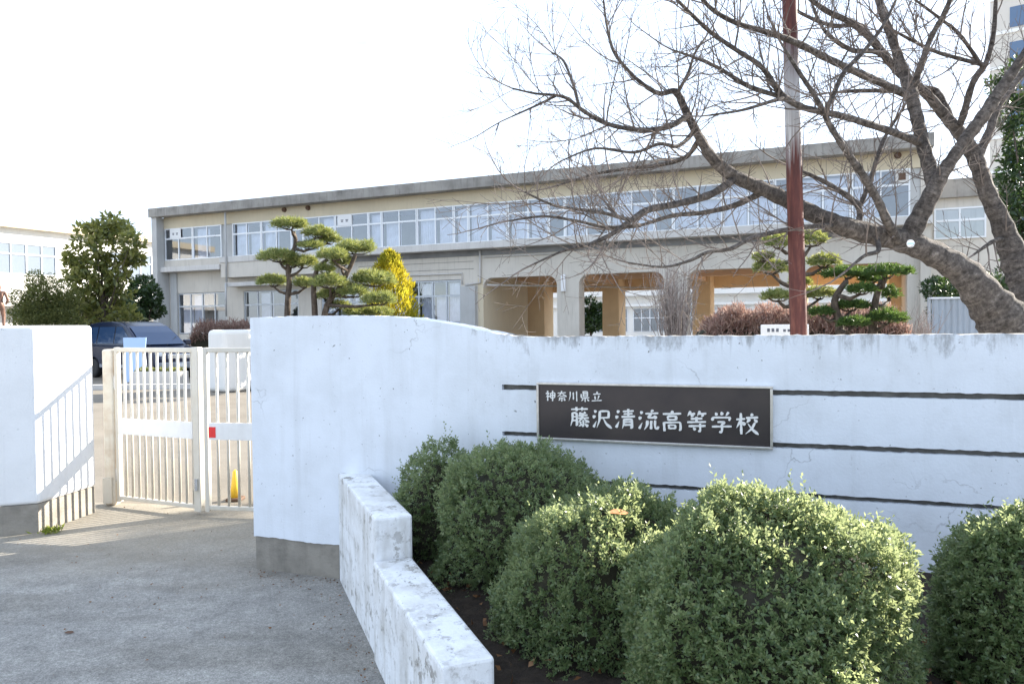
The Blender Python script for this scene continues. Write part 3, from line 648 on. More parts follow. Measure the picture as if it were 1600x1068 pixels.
# ------------------------------------------------------------------ the bare cherry tree
CH = thing('cherry_tree', 'large bare cherry tree leaning over the wall from the right', 'tree', (P(1600, 540, 6.5).x, 6.5, 0))
CO = CH.location.copy()
def smooth_path(pts, sub=4):
    out = []
    n = len(pts)
    for i in range(n - 1):
        p0 = pts[max(i - 1, 0)]; p1 = pts[i]; p2 = pts[i + 1]; p3 = pts[min(i + 2, n - 1)]
        for j in range(sub):
            t = j / sub
            out.append(tuple(.5 * ((2 * b) + (-a + c_) * t + (2 * a - 5 * b + 4 * c_ - d_) * t * t + (-a + 3 * b - 3 * c_ + d_) * t ** 3) for a, b, c_, d_ in zip(p0, p1, p2, p3)))
    out.append(tuple(pts[-1])); return out
LIMBS = [  # px, py, radius px, depth m : the limbs as they stand, from the trunk outwards
 [(1650, 660, 62, 6.5), (1612, 570, 54, 6.5), (1572, 506, 40, 6.5), (1540, 466, 31, 6.5), (1502, 424, 25, 6.5), (1455, 394, 20.5, 6.5), (1405, 375, 17.5, 6.5), (1350, 363, 17, 6.5), (1298, 346, 16, 6.5), (1245, 321, 13.5, 6.5), (1194, 296, 11.5, 6.45), (1145, 274, 10.5, 6.4), (1114, 248, 9.5, 6.35), (1092, 213, 8, 6.3), (1069, 168, 6.2, 6.2), (1055, 143, 4.6, 6.15), (1030, 146, 3.7, 6.1), (1000, 128, 3.1, 6.05), (975, 103, 2.6, 6), (958, 78, 2.3, 5.95), (948, 40, 1.9, 5.9), (943, 0, 1.4, 5.85)],
 [(1150, 278, 6.8, 6.4), (1110, 304, 6.1, 6.25), (1060, 318, 5.3, 6.1), (1012, 328, 5.2, 5.95), (985, 345, 4.3, 5.85), (955, 366, 3.7, 5.75), (920, 382, 2.8, 5.65), (880, 392, 2, 5.55), (835, 412, 1.4, 5.5)],
 [(985, 344, 3.7, 5.85), (935, 331, 2.9, 5.8), (870, 322, 2.3, 5.75), (820, 300, 1.5, 5.7)],
 [(1000, 352, 3.7, 6.0), (950, 355, 2.8, 5.9), (900, 345, 2.4, 5.8), (850, 338, 2, 5.75), (795, 345, 1.4, 5.7)],
 [(1195, 298, 5.3, 6.5), (1150, 320, 4.5, 6.6), (1100, 332, 3.7, 6.7), (1050, 337, 3.3, 6.8), (1000, 352, 2.4, 6.9), (950, 358, 1.7, 6.95)],
 [(1300, 352, 4.1, 6.4), (1240, 357, 3.7, 6.2), (1177, 371, 3.7, 6.0), (1143, 388, 3.3, 5.9), (1106, 394, 2.9, 5.8), (1078, 407, 2.4, 5.75), (1036, 417, 1.8, 5.7), (980, 410, 1.3, 5.65)],
 [(1074, 180, 4.9, 6.2), (1050, 196, 4.4, 6.1), (1015, 203, 3.9, 6.0), (975, 200, 3.6, 5.9), (940, 190, 3.6, 5.8), (910, 172, 3.2, 5.7), (888, 155, 2.8, 5.65), (868, 149, 2.3, 5.6), (835, 146, 1.8, 5.55), (800, 138, 1.2, 5.5)],
 [(905, 168, 2.8, 5.7), (895, 130, 2.2, 5.8), (880, 95, 1.8, 5.9), (862, 82, 1.2, 6)],
 [(868, 150, 2.2, 5.6), (840, 164, 1.8, 5.6), (800, 182, 1.2, 5.6)],
 [(1092, 218, 4.5, 6.35), (1072, 245, 3.7, 6.5), (1030, 258, 3.3, 6.6), (985, 263, 2.8, 6.7), (930, 272, 2.2, 6.8), (870, 290, 1.5, 6.9)],
 [(1085, 205, 3.7, 6.3), (1060, 228, 3.1, 6.1), (1030, 225, 2.8, 6.0), (990, 238, 2.3, 5.9), (930, 232, 1.8, 5.8), (880, 250, 1.2, 5.7)],
 [(1058, 146, 3.1, 6.15), (1075, 115, 2.4, 6.2), (1085, 85, 2, 6.2), (1100, 62, 1.4, 6.25)],
 [(1418, 378, 17, 6.5), (1438, 336, 14.5, 6.45), (1461, 292, 12.5, 6.4), (1485, 253, 11, 6.35), (1511, 215, 10.5, 6.32), (1537, 180, 10, 6.28), (1565, 138, 9, 6.25), (1592, 98, 8, 6.2), (1620, 55, 7, 6.15), (1650, -10, 5, 6.1)],
 [(1461, 300, 11.5, 6.42), (1452, 262, 11, 6.5), (1441, 220, 10.8, 6.55), (1431, 175, 10.4, 6.6), (1422, 143, 10.5, 6.65), (1408, 100, 8, 6.7), (1394, 62, 7.2, 6.75), (1379, 20, 6.5, 6.8), (1366, -30, 5.5, 6.85), (1350, -100, 3.5, 6.9)],
 [(1424, 152, 6.8, 6.65), (1380, 131, 6.1, 6.5), (1330, 109, 5.6, 6.3), (1290, 90, 5.3, 6.15), (1240, 65, 5.2, 5.95), (1190, 48, 4.4, 5.8), (1150, 36, 3.8, 5.7), (1112, 14, 3.3, 5.6), (1085, -18, 2.4, 5.5), (1060, -60, 1.5, 5.4)],
 [(1428, 138, 4.9, 6.65), (1440, 98, 4.4, 6.55), (1455, 58, 4.1, 6.5), (1475, 22, 3.8, 6.4), (1492, -20, 3.3, 6.3), (1510, -80, 1.8, 6.2)],
 [(1437, 222, 5.7, 6.5), (1382, 202, 5.6, 6.3), (1322, 183, 5.3, 6.1), (1290, 176, 5.2, 6.0), (1250, 166, 4.9, 5.92), (1220, 146, 4.6, 5.85), (1190, 105, 3.9, 5.75), (1150, 78, 3.4, 5.65), (1110, 50, 3.3, 5.55), (1080, 22, 2.8, 5.45), (1048, -10, 2.2, 5.35)],
 [(1232, 154, 3.8, 5.88), (1172, 136, 3.7, 5.9), (1122, 106, 2.9, 5.95), (1085, 90, 2.2, 6), (1050, 78, 1.4, 6)],
 [(1228, 152, 3.3, 5.88), (1200, 160, 2.8, 5.7), (1160, 172, 2.2, 5.6), (1110, 180, 1.4, 5.5)],
 [(1403, 376, 8.4, 6.45), (1386, 345, 7.6, 6.3), (1370, 310, 6.8, 6.2), (1346, 270, 6.1, 6.1), (1322, 236, 5, 6.0), (1298, 198, 4.6, 5.95), (1285, 172, 4.3, 5.9), (1268, 142, 3.6, 5.85), (1250, 115, 3.3, 5.8), (1228, 80, 2.4, 5.75)],
 [(1289, 176, 4.1, 5.9), (1302, 148, 3.8, 5.95), (1320, 112, 3.7, 6), (1350, 80, 3.3, 6.05), (1380, 40, 2.8, 6.1), (1400, 0, 2, 6.15)],
 [(1340, 358, 4.9, 6.5), (1341, 322, 4.9, 6.55), (1302, 292, 3.8, 6.6), (1272, 276, 3.1, 6.65), (1240, 262, 1.8, 6.7)],
 [(1342, 326, 3.7, 6.55), (1360, 282, 3.7, 6.6), (1380, 220, 2.9, 6.7), (1412, 168, 2, 6.75)],
 [(1640, 580, 44, 6.9), (1622, 500, 32, 6.95), (1604, 450, 26, 7.0), (1588, 408, 21, 7.05), (1567, 356, 16.5, 7.1), (1545, 305, 14, 7.1), (1528, 258, 13, 7.1), (1512, 225, 11, 7.1), (1490, 197, 9.5, 7.1), (1466, 168, 8.6, 7.1), (1440, 140, 7.6, 7.1), (1402, 110, 6.6, 7.1), (1362, 62, 5.6, 7.0), (1330, 36, 5, 6.95), (1290, 16, 4.2, 6.9), (1255, -10, 3, 6.8)],
 [(1528, 245, 8.4, 7.1), (1546, 205, 6.8, 7.15), (1560, 165, 6.1, 7.2), (1585, 130, 5.3, 7.25), (1620, 90, 4.1, 7.3)],
 [(1492, 202, 6.8, 7.1), (1472, 158, 6.1, 7.15), (1455, 140, 5.3, 7.2), (1410, 142, 3.8, 7.3), (1340, 142, 3.1, 7.4), (1300, 145, 1.8, 7.5)],
 [(1494, 200, 6.4, 7.08), (1504, 184, 5.6, 7.0), (1520, 130, 4.9, 6.9), (1540, 100, 4.1, 6.85), (1552, 55, 3.7, 6.8), (1556, 0, 2.8, 6.75), (1560, -60, 1.8, 6.7)],
 [(1540, 102, 3.7, 6.85), (1500, 92, 3.1, 6.8), (1455, 78, 2.8, 6.75), (1400, 50, 2, 6.7)],
 [(1535, 105, 3.1, 6.85), (1500, 55, 2.8, 6.7), (1470, 30, 2.4, 6.6), (1430, 0, 1.8, 6.5)],
 [(1365, 66, 4.1, 7.0), (1345, 40, 3.6, 7.1), (1300, 40, 3.3, 7.2), (1250, 20, 2.4, 7.3), (1210, -10, 1.5, 7.4)],
 [(1412, 112, 4.5, 6.9), (1370, 82, 3.8, 7.0), (1330, 78, 3.7, 7.1), (1290, 50, 2.9, 7.2), (1270, 10, 2, 7.3)],
 [(1574, 371, 4.4, 7.08), (1552, 377, 3.4, 7.0), (1535, 388, 2.6, 6.95), (1521, 398, 1.6, 6.9)],
 [(1370, 372, 4.1, 6.4), (1372, 392, 3.7, 6.2), (1350, 400, 2.8, 6.1), (1320, 425, 1.8, 6.0)],
]
tb = MB(); tw = MB(); tr = random.Random(17); along = []
def rv(): return Vector((tr.gauss(0, 1), tr.gauss(0, 1), tr.gauss(0, 1))).normalized()
def twig(p, d, ln, r0, lev):
    n = max(3, int(ln / .09)); pts = [p]; q = p.copy(); d = d.normalized(); bend = rv() * .30
    for i in range(n):
        d = (d + bend * .35 + Vector((0, 0, .055)) + rv() * .13).normalized(); q = q + d * (ln / n); pts.append(q.copy())
    rad = [max(.0016, r0 * (1 - .72 * i / n)) for i in range(n + 1)]
    tw.tube(pts, rad, 4 if lev else 5, cap=False)
    if lev >= 3 or ln < .14: return
    k = int(ln / (.085, .085, .10)[lev] * tr.uniform(.75, 1.25))
    for j in range(k):
        f = tr.uniform(.15, 1.0); i = min(int(f * n), n - 1); a = pts[i].lerp(pts[i + 1], f * n - i)
        dd_ = (pts[i + 1] - pts[i]).normalized(); s = dd_.cross(rv()).normalized()
        l2 = ln * tr.uniform(.22, .55) * (1.1 - .5 * f)
        if l2 > .05: twig(a, dd_ * .75 + s * .8 + Vector((0, 0, .22)), l2, max(.0019, rad[i] * .62), lev + 1)
for li, lm in enumerate(LIMBS):
    sp = smooth_path(lm, 7); pts = [P(a, b, y) - CO for a, b, r_, y in sp]; rad = [max(.003, (r_ * .92 if r_ > 6 else r_) * y / FPX * (1 + .06 * math.sin(i * 1.7 + li))) for i, (a, b, r_, y) in enumerate(sp)]
    big = max(rad) > .06
    b0v = len(tb.v); nr_ = 22 if big else 8; cum = [0.0]
    for i in range(1, len(pts)): cum.append(cum[-1] + (pts[i] - pts[i - 1]).length)
    along += [cum[i] + li * 3.7 for i in range(len(pts)) for _ in range(nr_)]
    tb.tube(pts, rad, 22 if big else 8)
    if big:
        ph = [tr.uniform(0, 6) for _ in range(6)]
        for vi in range(b0v, len(tb.v)):
            i = min((vi - b0v) // 22, len(pts) - 1); a = (vi - b0v) % 22 / 22 * 6.283; c0 = pts[i]
            k = 1 + .05 * math.sin(a * 2 + i * .21 + ph[0]) + .035 * math.sin(a * 3 - i * .33 + ph[1]) + .03 * math.sin(a * 5 + i * .5 + ph[2]) + tr.uniform(-.025, .025)
            q = Vector(tb.v[vi]); tb.v[vi] = tuple(c0 + (q - c0) * k)
    for i in range(len(pts) - 1):
        sl = (pts[i + 1] - pts[i]).length; r_ = rad[i]
        dens = 0 if r_ > .115 else 3.0 if r_ > .07 else 7.5 if r_ > .03 else 12.0
        k = sl * dens; k = int(k) + (tr.random() < k - int(k))
        for _ in range(k):
            a = pts[i].lerp(pts[i + 1], tr.random()); d_ = (pts[i + 1] - pts[i]).normalized(); s = d_.cross(rv()).normalized()
            ln = tr.uniform(.22, .85) * (1 if r_ < .05 else .7)
            twig(a + s * r_ * .6, d_ * tr.uniform(.25, .9) + s * .9 + Vector((0, 0, .25)), ln, min(r_ * .5, tr.uniform(.005, .0085)), 1)
    twig(pts[-1], pts[-1] - pts[-2], .55, rad[-1], 1)
tko = tb.build('trunk', M['cherrybark'], CH, smooth=True)
_at = tko.data.attributes.new('along', 'FLOAT', 'POINT'); _at.data.foreach_set('value', along)
tw.build('branches', M['twig'], CH)
_tg = P(1420, 381, 6.1)
tgm = MB(); tgm.lathe([(.032, 0), (.032, .006)], 20, axis='y'); tgo = tag(tgm.build('tree_tag', M['whiteboard']), 'small round white tag on the cherry trunk', 'tag'); tgo.location = _tg + Vector((0, -.03, 0))
MB().box(-.026, .026, -.0025, -.0005, -.009, .007).build('blue_band', M['bluepanel'], tgo)

# ------------------------------------------------------------------ main school building
BA = R(-23); B0 = P(233, 325, 39.5); BF = Frame(B0, BA)
sb = thing('school_building', 'two storey beige school building with grey roof edge and open arched ground floor', 'building', (B0.x, B0.y, 0), BA)
LEN = 36.55; DEP = 9.6; D2 = .6; D1 = .9
MB().box(-.1, LEN, 0, .5, 7.53, 8.0).build('roof_edge', M['fascia'], sb, bevel=.02)
MB().box(0, LEN - .02, .502, DEP, 7.62, 7.9).build('roof', M['fascia'], sb)
MB().box(0, .36, .12, DEP, 0, 7.528).build('end_wall', M['greywall'], sb)
MB().box(LEN - .35, LEN - .02, D2 + .004, DEP, 0, 7.618).build('right_end_wall', M['beige'], sb)
MB().box(.362, LEN - .352, D2, D2 + .25, 6.952, 7.618).build('upper_wall', M['cream'], sb)
# storey slab and aprons under the windows
MB().box(4.5, LEN - .004, .3, D2 + .25, 4.95, 5.25).build('window_ledge', M['slab'], sb, bevel=.015)
MB().box(.362, 4.498, .3, D2 + .25, 4.62, 4.88).build('lower_ledge', M['slab'], sb, bevel=.015)
MB().box(.362, 4.498, D2, D2 + .25, 4.881, 5.25).build('spandrel', M['beige'], sb)
MB().box(4.55, 11.5, .34, D2 + .2, 4.19, 4.948).build('apron_panel', M['beige'], sb)
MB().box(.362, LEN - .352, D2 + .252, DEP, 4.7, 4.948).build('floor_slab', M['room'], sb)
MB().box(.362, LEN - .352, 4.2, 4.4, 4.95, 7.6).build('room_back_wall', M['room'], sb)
MB().box(.362, LEN - .352, DEP - .25, DEP, 3.96, 7.6).build('rear_wall', M['beige'], sb)
MB().box(.362, LEN - .352, D2 + .252, 4.19, 7.3, 7.5).build('room_ceiling', M['curtain'], sb)
# upper windows
bays = [(.42, 4.38)] + [(5.12 + 4.5 * i, 8.88 + 4.5 * i) for i in range(7)]
wrg = random.Random(9)
def window(s0, s1, d, z0, zt, z1, cols, parent, curtains=.7, fm='alu', pane='glass'):
    f = MB(); e = .055; y0, y1 = d - .03, d + .05
    f.box(s0, s1, y0, y1, z0, z0 + e); f.box(s0, s1, y0, y1, z1 - e, z1); f.box(s0, s0 + e, y0, y1, z0 + e, z1 - e); f.box(s1 - e, s1, y0, y1, z0 + e, z1 - e)
    f.box(s0 + e, s1 - e, y0 + .004, y1, zt - .04, zt + .04)
    w = (s1 - s0) / cols
    for k in range(1, cols):
        x = s0 + w * k; h = .03 if k % 2 else .04
        f.box(x - h, x + h, y0 + .008, y1, z0 + e, zt - .04); f.box(x - h, x + h, y0 + .008, y1, zt + .04, z1 - e)
    fo = f.build('window', M[fm], parent)
    g = MB(); g.add([(s0 + .02, d + .012, z0 + .02), (s1 - .02, d + .012, z0 + .02), (s1 - .02, d + .012, z1 - .02), (s0 + .02, d + .012, z1 - .02)], [(0, 1, 2, 3)])
    g.build('pane', M[pane], fo)
    if pane != 'glass': return fo
    for k in range(cols):
        if wrg.random() < curtains:
            c = MB(); x0 = s0 + w * k + wrg.uniform(.03, .12); x1 = s0 + w * (k + 1) - wrg.uniform(.0, .1); m_ = 9
            top = z1 - .1 if wrg.random() < .55 else zt
            vs = []
            for q in range(m_ * 2 + 1):
                x = x0 + (x1 - x0) * q / (m_ * 2); y = d + .22 + .03 * (q % 2); vs += [(x, y, z0 + .03), (x, y, top)]
            c.add(vs, [(2 * q, 2 * q + 2, 2 * q + 3, 2 * q + 1) for q in range(m_ * 2)]); c.build('curtain', M['curtain'], fo)
    return fo
for bi, (a, b) in enumerate(bays):
    m_ = (a + b) / 2
    cu = .25 if bi == 0 else .6 if bi < 3 else .8
    window(a, m_ - .01, D2 + .02, 5.252, 6.40, 6.95, 2, sb, cu); window(m_ + .01, b, D2 + .02, 5.252, 6.40, 6.95, 2, sb, cu)
    if bi in (0, 7): MB().box(b + .002, min(b + .738, LEN - .355), D2 + .07, D2 + .24, 5.252, 6.951).build('wall_pier', M['greywall'], sb)
    else: window(b + .012, b + .728, D2 + .02, 5.252, 6.40, 6.95, 1, sb, .5)
# paper notices in the fanlights
for a, b, z0, z1 in ((*[BF.px(x, 365, D2)[0] for x in (266, 283)], 6.42, 6.93), (*[BF.px(x, 343, D2)[0] for x in (528, 550)], 6.42, 6.93)):
    n_ = MB().box(a, b, D2 - .03, D2 - .016, z0, z1).build('paper_notice', M['whiteboard'], sb)
    w = b - a
    for k in (.22, .56):
        x = a + w * k; zc = (z0 + z1) / 2 - .06; q = MB()
        q.box(x, x + w * .2, D2 - .034, D2 - .031, zc + .05, zc + .085); q.box(x + w * .02, x + w * .18, D2 - .034, D2 - .031, zc - .02, zc + .015); q.box(x + w * .08, x + w * .12, D2 - .034, D2 - .031, zc + .016, zc + .049)
        q.build('notice_mark', M['ink'], n_)
a = BF.px(1399, 275, D2)[0]; MB().box(a, a + .42, D2 - .06, D2 + .0, 6.46, 6.9).build('vent_panel', M['slab'], sb)
a = BF.px(1399, 275, D2)[0]; MB().box(a + .1, a + .32, D2 - .075, D2 - .061, 6.55, 6.8).build('vent_grille', M['brownbase'], sb)
for px_, py_ in ((445, 328), (482, 325), (1403, 243)):
    s_, z_ = BF.px(px_, py_, D2); MB().lathe([(.10, -.12), (.12, .0)], 12, (s_, D2 - .001, z_), 'y').build('vent_cap', M['brownbase'], sb)
# ground floor, closed part
def wall_with_holes(mb, s0, s1, z0, z1, d0, d1, holes):
    holes = sorted(holes); x = s0
    for a, b, h0, h1 in holes:
        if a > x: mb.box(x, a, d0, d1, z0, z1)
        if h0 > z0: mb.box(a, b, d0, d1, z0, h0)
        if h1 < z1: mb.box(a, b, d0, d1, h1, z1)
        x = b
    if x < s1: mb.box(x, s1, d0, d1, z0, z1)
gw = MB(); holes = [(.95, 4.38, 1.3, 3.50), (5.5, 9.0, 1.3, 3.50), (10.4, 13.8, 1.3, 3.5), (15.1, 18.05, 1.5, 3.68)]
wall_with_holes(gw, .362, 18.9, 0, 4.699, D1, D1 + .25, holes); gw.build('ground_floor_wall', M['beige'], sb)
for a, b, z0, z1 in holes:
    window(a + .02, b - .02, D1 + .06, z0 + .02, z1 - .72, z1 - .02, 4, sb, .6, 'alu_dark')
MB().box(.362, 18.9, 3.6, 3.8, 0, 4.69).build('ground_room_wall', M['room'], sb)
MB().box(5.0, 12.5, .25, D1 - .001, 3.72, 3.92).build('canopy', M['slab'], sb, bevel=.01)
MB().box(.5, .95, D1 - .08, D1 - .002, 0, 4.6).build('corner_pilaster', M['greywall'], sb)
pp = MB()
pp.tube([(5.0, .26, 7.5), (5.0, .26, 3.95)], .05, 8); pp.tube([(5.0, .2, 3.9), (5.0, .2, 2.2)], .05, 8); pp.build('downpipe', M['greywall'], sb, smooth=True)
pp = MB(); pp.tube([(14.4, D1 - .06, 3.95), (18.15, D1 - .06, 3.95), (18.15, D1 - .06, 3.45)], .035, 6)
pp.tube([(19.05, D1 - .07, 4.9), (19.05, D1 - .07, 3.5), (18.3, D1 - .07, 3.42)], .05, 6); pp.tube([(19.2, D1 - .06, 4.62), (22.4, D1 - .06, 4.62)], .03, 6)
pp.tube([(19.3, D1 + .1, 3.40), (25.5, 8.5, 3.40)], .045, 6); pp.build('conduit', M['slab'], sb, smooth=True)
for z_ in (4.45, 4.12): MB().box(12.6, 18.7, D1 - .012, D1 - .001, z_, z_ + .025).build('joint_strip', M['fascia'], sb)
MB().box(18.12, 18.85, D1 - .22, D1 - .002, 1.2, 3.36).build('meter_box', M['greywall'], sb, bevel=.015)
# open ground floor
cols = [(18.88, 19.16), (22.62, 23.6), (27.18, 28.08), (31.54, 32.4), (35.82, LEN - .022)]
AT = 3.70
fa = MB(); fa.box(18.902, LEN - .352, D1, D1 + .4, AT, 4.699)
for a, b in cols[1:]: fa.box(a, b, D1, D1 + .75, 0, AT - .001) if b < LEN - 1 else fa.box(a, LEN - .352, D1, D1 + .75, 0, AT - .001)
def corner_fill(mb, x, sgn, r_=.42):
    pts = [(x, AT - .002)]
    arc = [(x + sgn * (r_ - r_ * math.sin(t)), AT - .002 - (r_ - r_ * math.cos(t))) for t in [i * math.pi / 2 / 6 for i in range(7)]]
    poly = [(x, AT - .002)] + arc
    if sgn > 0: poly = poly[::-1]
    mb.prism_y(poly, D1 + .003, D1 + .39)
for (a, b), (c_, d_) in zip(cols, cols[1:]): corner_fill(fa, b, 1); corner_fill(fa, c_, -1)
fa.build('arcade_front', M['beige'], sb)
MB().box(18.9, 19.16, D1 + .002, 6.2, 0, 3.95).build('passage_wall', M['cream'], sb)
MB().box(19.17, LEN - .36, D1 + .405, 6.2, 3.955, 4.15).box(14, LEN - .36, 6.202, DEP, 3.955, 4.15).build('arcade_ceiling', M['ceilpaint'], sb)
bm_ = MB()
for a, b in cols[1:]: bm_.box((a + b) / 2 - .2, (a + b) / 2 + .2, D1 + .76, DEP - .8, 3.62, 3.954)
bm_.box(19.17, LEN - .36, 4.9, 5.2, 3.70, 3.953); bm_.build('ceiling_beams', M['ceilpaint'], sb)
rc = MB(); rb_ = MB()
MB().box(18.35, 19.5, DEP - 1.9, DEP - .51, 0, 3.953).build('rear_column', M['ochre'], sb)
rb_.box(18.3, LEN - .36, DEP - .5, DEP - .005, 3.35, 3.953)
for a, b in cols[1:]:
    m_ = (a + b) / 2 - .05; MB().box(m_ - .40, m_ + .45, DEP - 1.9, DEP - .51, 0, 3.953).build('rear_column', M['ochre'], sb)
rb_.build('rear_beam', M['ochre'], sb)
s_, z_ = BF.px(881, 445, D1); MB().box(s_ - .1, s_ + .1, D1 - .13, D1 - .002, 3.0, 3.72).build('wall_lamp', M['whiteboard'], sb, bevel=.02)

# stair block at the right end
st = thing('stair_block', 'narrow grey annex with one window behind the cherry trunk', 'building', BF.w(LEN + .02, 0, 0), BA)
MB().box(0, 2.3, 1.6, 8, 0, 5.95).build('wall', M['beige'], st); MB().box(0, 2.36, 1.4, 8.1, 5.952, 6.6).build('roof_edge', M['fascia'], st)
window(.15, 1.75, 1.56, 4.5, 5.15, 5.6, 2, st, 1.0)
MB().box(2.36, 2.85, 1.9, 2.3, 0, 6.4).build('white_pier', M['whitewall'], st)

# rear building across the courtyard
r0 = BF.w(16, 34, 0)
rb = thing('rear_school_building', 'white school block seen through the open arches', 'building', r0, BA)
MB().box(-6, 44, .3, 8, 0, 8.2).build('wall', M['whitewall'], rb)
MB().box(-6, 44, -.5, .298, 4.0, 4.9).build('balcony', M['whitewall'], rb)
MB().box(-6, 44, -.2, .298, 3.1, 3.3).build('ledge', M['whitewall'], rb)
for k in range(14):
    x = -5 + 3.4 * k
    window(x, x + 2.9, .27, .9, 2.1, 2.95, 4, rb, .2); window(x, x + 2.9, .27, 5.1, 6.6, 7.2, 4, rb, .4)
# left wing
l0 = P(0, 338, 43)
lw = thing('left_school_wing', 'overexposed white school wing at the left edge', 'building', (l0.x, l0.y, 0), R(63))
MB().box(-14, 26, 0, 9, 0, 7.6).build('wall', M['whitewall'], lw); MB().box(-14, 26, -.45, 9.1, 7.602, 8.05).build('roof_edge', M['cream'], lw)
e_ = Frame(l0, R(63)).px(88, 400)[0]
window(e_ - 3.6, e_ - .05, -.06, 4.9, 6.1, 6.75, 4, lw, 1, 'alu', 'paleglass'); window(e_ - 7.3, e_ - 3.7, -.06, 4.9, 6.1, 6.75, 4, lw, 1, 'alu', 'paleglass')
window(e_ + 3.0, e_ + 6.6, -.06, 4.9, 6.1, 6.75, 4, lw, .7, 'alu', 'paleglass')
MB().box(-14, 20, -1.2, -.01, 3.0, 3.25).build('canopy', M['slab'], lw)
window(e_ - 7.3, e_ - 3.7, -.06, .8, 2.1, 2.8, 4, lw, .1)
# tower beyond
tw0 = P(1546, 200, 72)
at = thing('apartment_tower', 'tall beige apartment tower behind the evergreen at right', 'building', (tw0.x, 72, 0), R(-36))
MB().box(0, 16, 0, 14, 0, 46).build('wall', M['tower'], at)
for k in range(13):
    z = 3 + 3.3 * k
    MB().box(1.6, 4.4, -.06, -.002, z, z + 1.9).build('window', M['towerglass'], at); MB().box(6.2, 9.2, -.06, -.002, z, z + 1.9).build('window', M['towerglass'], at)
    MB().box(0, 16, -.12, -.004, z - .5, z - .2).build('floor_band', M['whitewall'], at)
# corrugated fence
f0 = P(1456, 500, 20.5)
cf = thing('metal_fence', 'pale grey corrugated metal fence beside the building corner', 'fence', (f0.x, 20.5, 0), R(-4))
cv = []; nn = 90
for i in range(nn + 1):
    x = 3.6 * i / nn; y = .03 * math.sin(i * 1.6); cv += [(x, y, .02), (x, y, 2.2)]
c2 = [(x, y + .012, z) for x, y, z in cv]; nb = len(cv)
fs = [(2 * i, 2 * i + 2, 2 * i + 3, 2 * i + 1) for i in range(nn)] + [(nb + 2 * i, nb + 2 * i + 1, nb + 2 * i + 3, nb + 2 * i + 2) for i in range(nn)] + [(2 * i + 1, 2 * i + 3, nb + 2 * i + 3, nb + 2 * i + 1) for i in range(nn)]
MB().add(cv + c2, fs).build('sheet', M['steel_fence'], cf)
for x in (-.03, 1.75, 3.6): MB().box(x - .035, x + .035, .05, .12, 0, 2.25).build('post', M['alu_dark'], cf)
MB().box(-.05, 3.65, -.05, .05, 2.202, 2.25).build('cap_rail', M['alu'], cf)

# ------------------------------------------------------------------ plants behind the wall
def cloud(clumps, dens, leaf, rg, w=.45, shell=.35):
    Vs, Fs, b = [], [], 0
    for (c, r) in clumps:
        n = max(20, int(dens * (r[0] * r[2] + r[0] * r[1]))); u = sphere_pts(n, rg)
        k = rg.normal(size=(5, 3)) * 3; bm__ = 1 + .16 * np.sin(u @ k.T + rg.uniform(0, 6, 5)).sum(1) / 2
        p = np.array(c) + u * np.array(r) * (bm__ * (1 - shell * rg.uniform(0, 1, n) ** 1.5))[:, None]
        d = u * .6 + rg.normal(size=u.shape) * .7 + np.array([0, 0, .15])
        V, F = leaf_mesh(p, d, rg.uniform(.7, 1.25, n) * leaf, rg.uniform(.8, 1.2, n) * leaf * w, rg); Vs.append(V); Fs.append(F + b); b += len(V)
    return np.vstack(Vs), np.vstack(Fs)
def px_clump(px, py, hw, hh, Y, o, ky=1.0):
    p = P(px, py, Y) - o; return ((p.x, p.y, p.z), (hw * Y / FPX, hw * Y / FPX * ky, hh * Y / FPX))
def leafy_tree(name, label, cat, base_px, Y, clumps, mat, dens, leaf, seed, trunk=True, group=None, yj=.6, ragged=2):
    rg = np.random.default_rng(seed); b0 = P(base_px, 500, Y); o_ = Vector((b0.x, Y, 0)); t = thing(name, label, cat, o_, 0, group)
    cl = [px_clump(a, b, w, h, Y + rg.uniform(-yj, yj), o_) for a, b, w, h in clumps]
    if ragged:
        for (c, r) in list(cl):
            for _ in range(ragged):
                u = sphere_pts(1, rg)[0]; f = rg.uniform(.22, .42); cl.append((tuple(np.array(c) + u * np.array(r) * 1.08), tuple(np.array(r) * f)))
    V, F = cloud(cl, dens, leaf, rg); np_mesh('crown', V, F, M[mat], t); cl = cl[:len(clumps)]
    m_ = MB(); zt_ = max(c[0][2] for c in cl)
    m_.tube([(0, 0, 0), (.05, 0, zt_ * .35), (-.03, .05, zt_ * .7)], [.05 * zt_ ** .6, .04 * zt_ ** .6, .02], 8)
    for c, r in cl: m_.tube([(.03, 0, min(zt_ * .3, c[2] * .6)), (c[0] * .5, c[1] * .5, c[2] * .7), c], [.03, .022, .008], 5)
    m_.build('trunk', M['pinebark'], t, smooth=True); return t
leafy_tree('broadleaf_tree', 'tall broadleaf evergreen with gaps in its crown before the white wing', 'tree', 160, 27, [(172, 352, 17, 15), (188, 362, 18, 15), (205, 378, 14, 15), (215, 398, 9, 11), (138, 370, 16, 15), (150, 362, 14, 12), (160, 385, 22, 16), (122, 400, 15, 14), (112, 422, 11, 14), (140, 412, 22, 15), (172, 412, 17, 11), (200, 402, 12, 9), (130, 440, 20, 14), (160, 440, 18, 12), (186, 430, 16, 10), (150, 465, 28, 14), (180, 460, 20, 12), (120, 470, 20, 18), (165, 490, 40, 14)], 'broad', 330, .25, 41, ragged=5)
leafy_tree('bush', 'broad round bush left of the tall broadleaf tree', 'bush', 72, 25, [(75, 468, 36, 36), (60, 478, 26, 28), (95, 480, 24, 24), (70, 500, 45, 20)], 'bushgreen', 4200, .075, 42)
leafy_tree('bush', 'dark bush against the corner of the school building', 'bush', 226, 33, [(222, 448, 18, 16), (240, 462, 13, 18), (215, 468, 16, 16), (230, 485, 22, 14)], 'darkgreen', 1700, .18, 43)
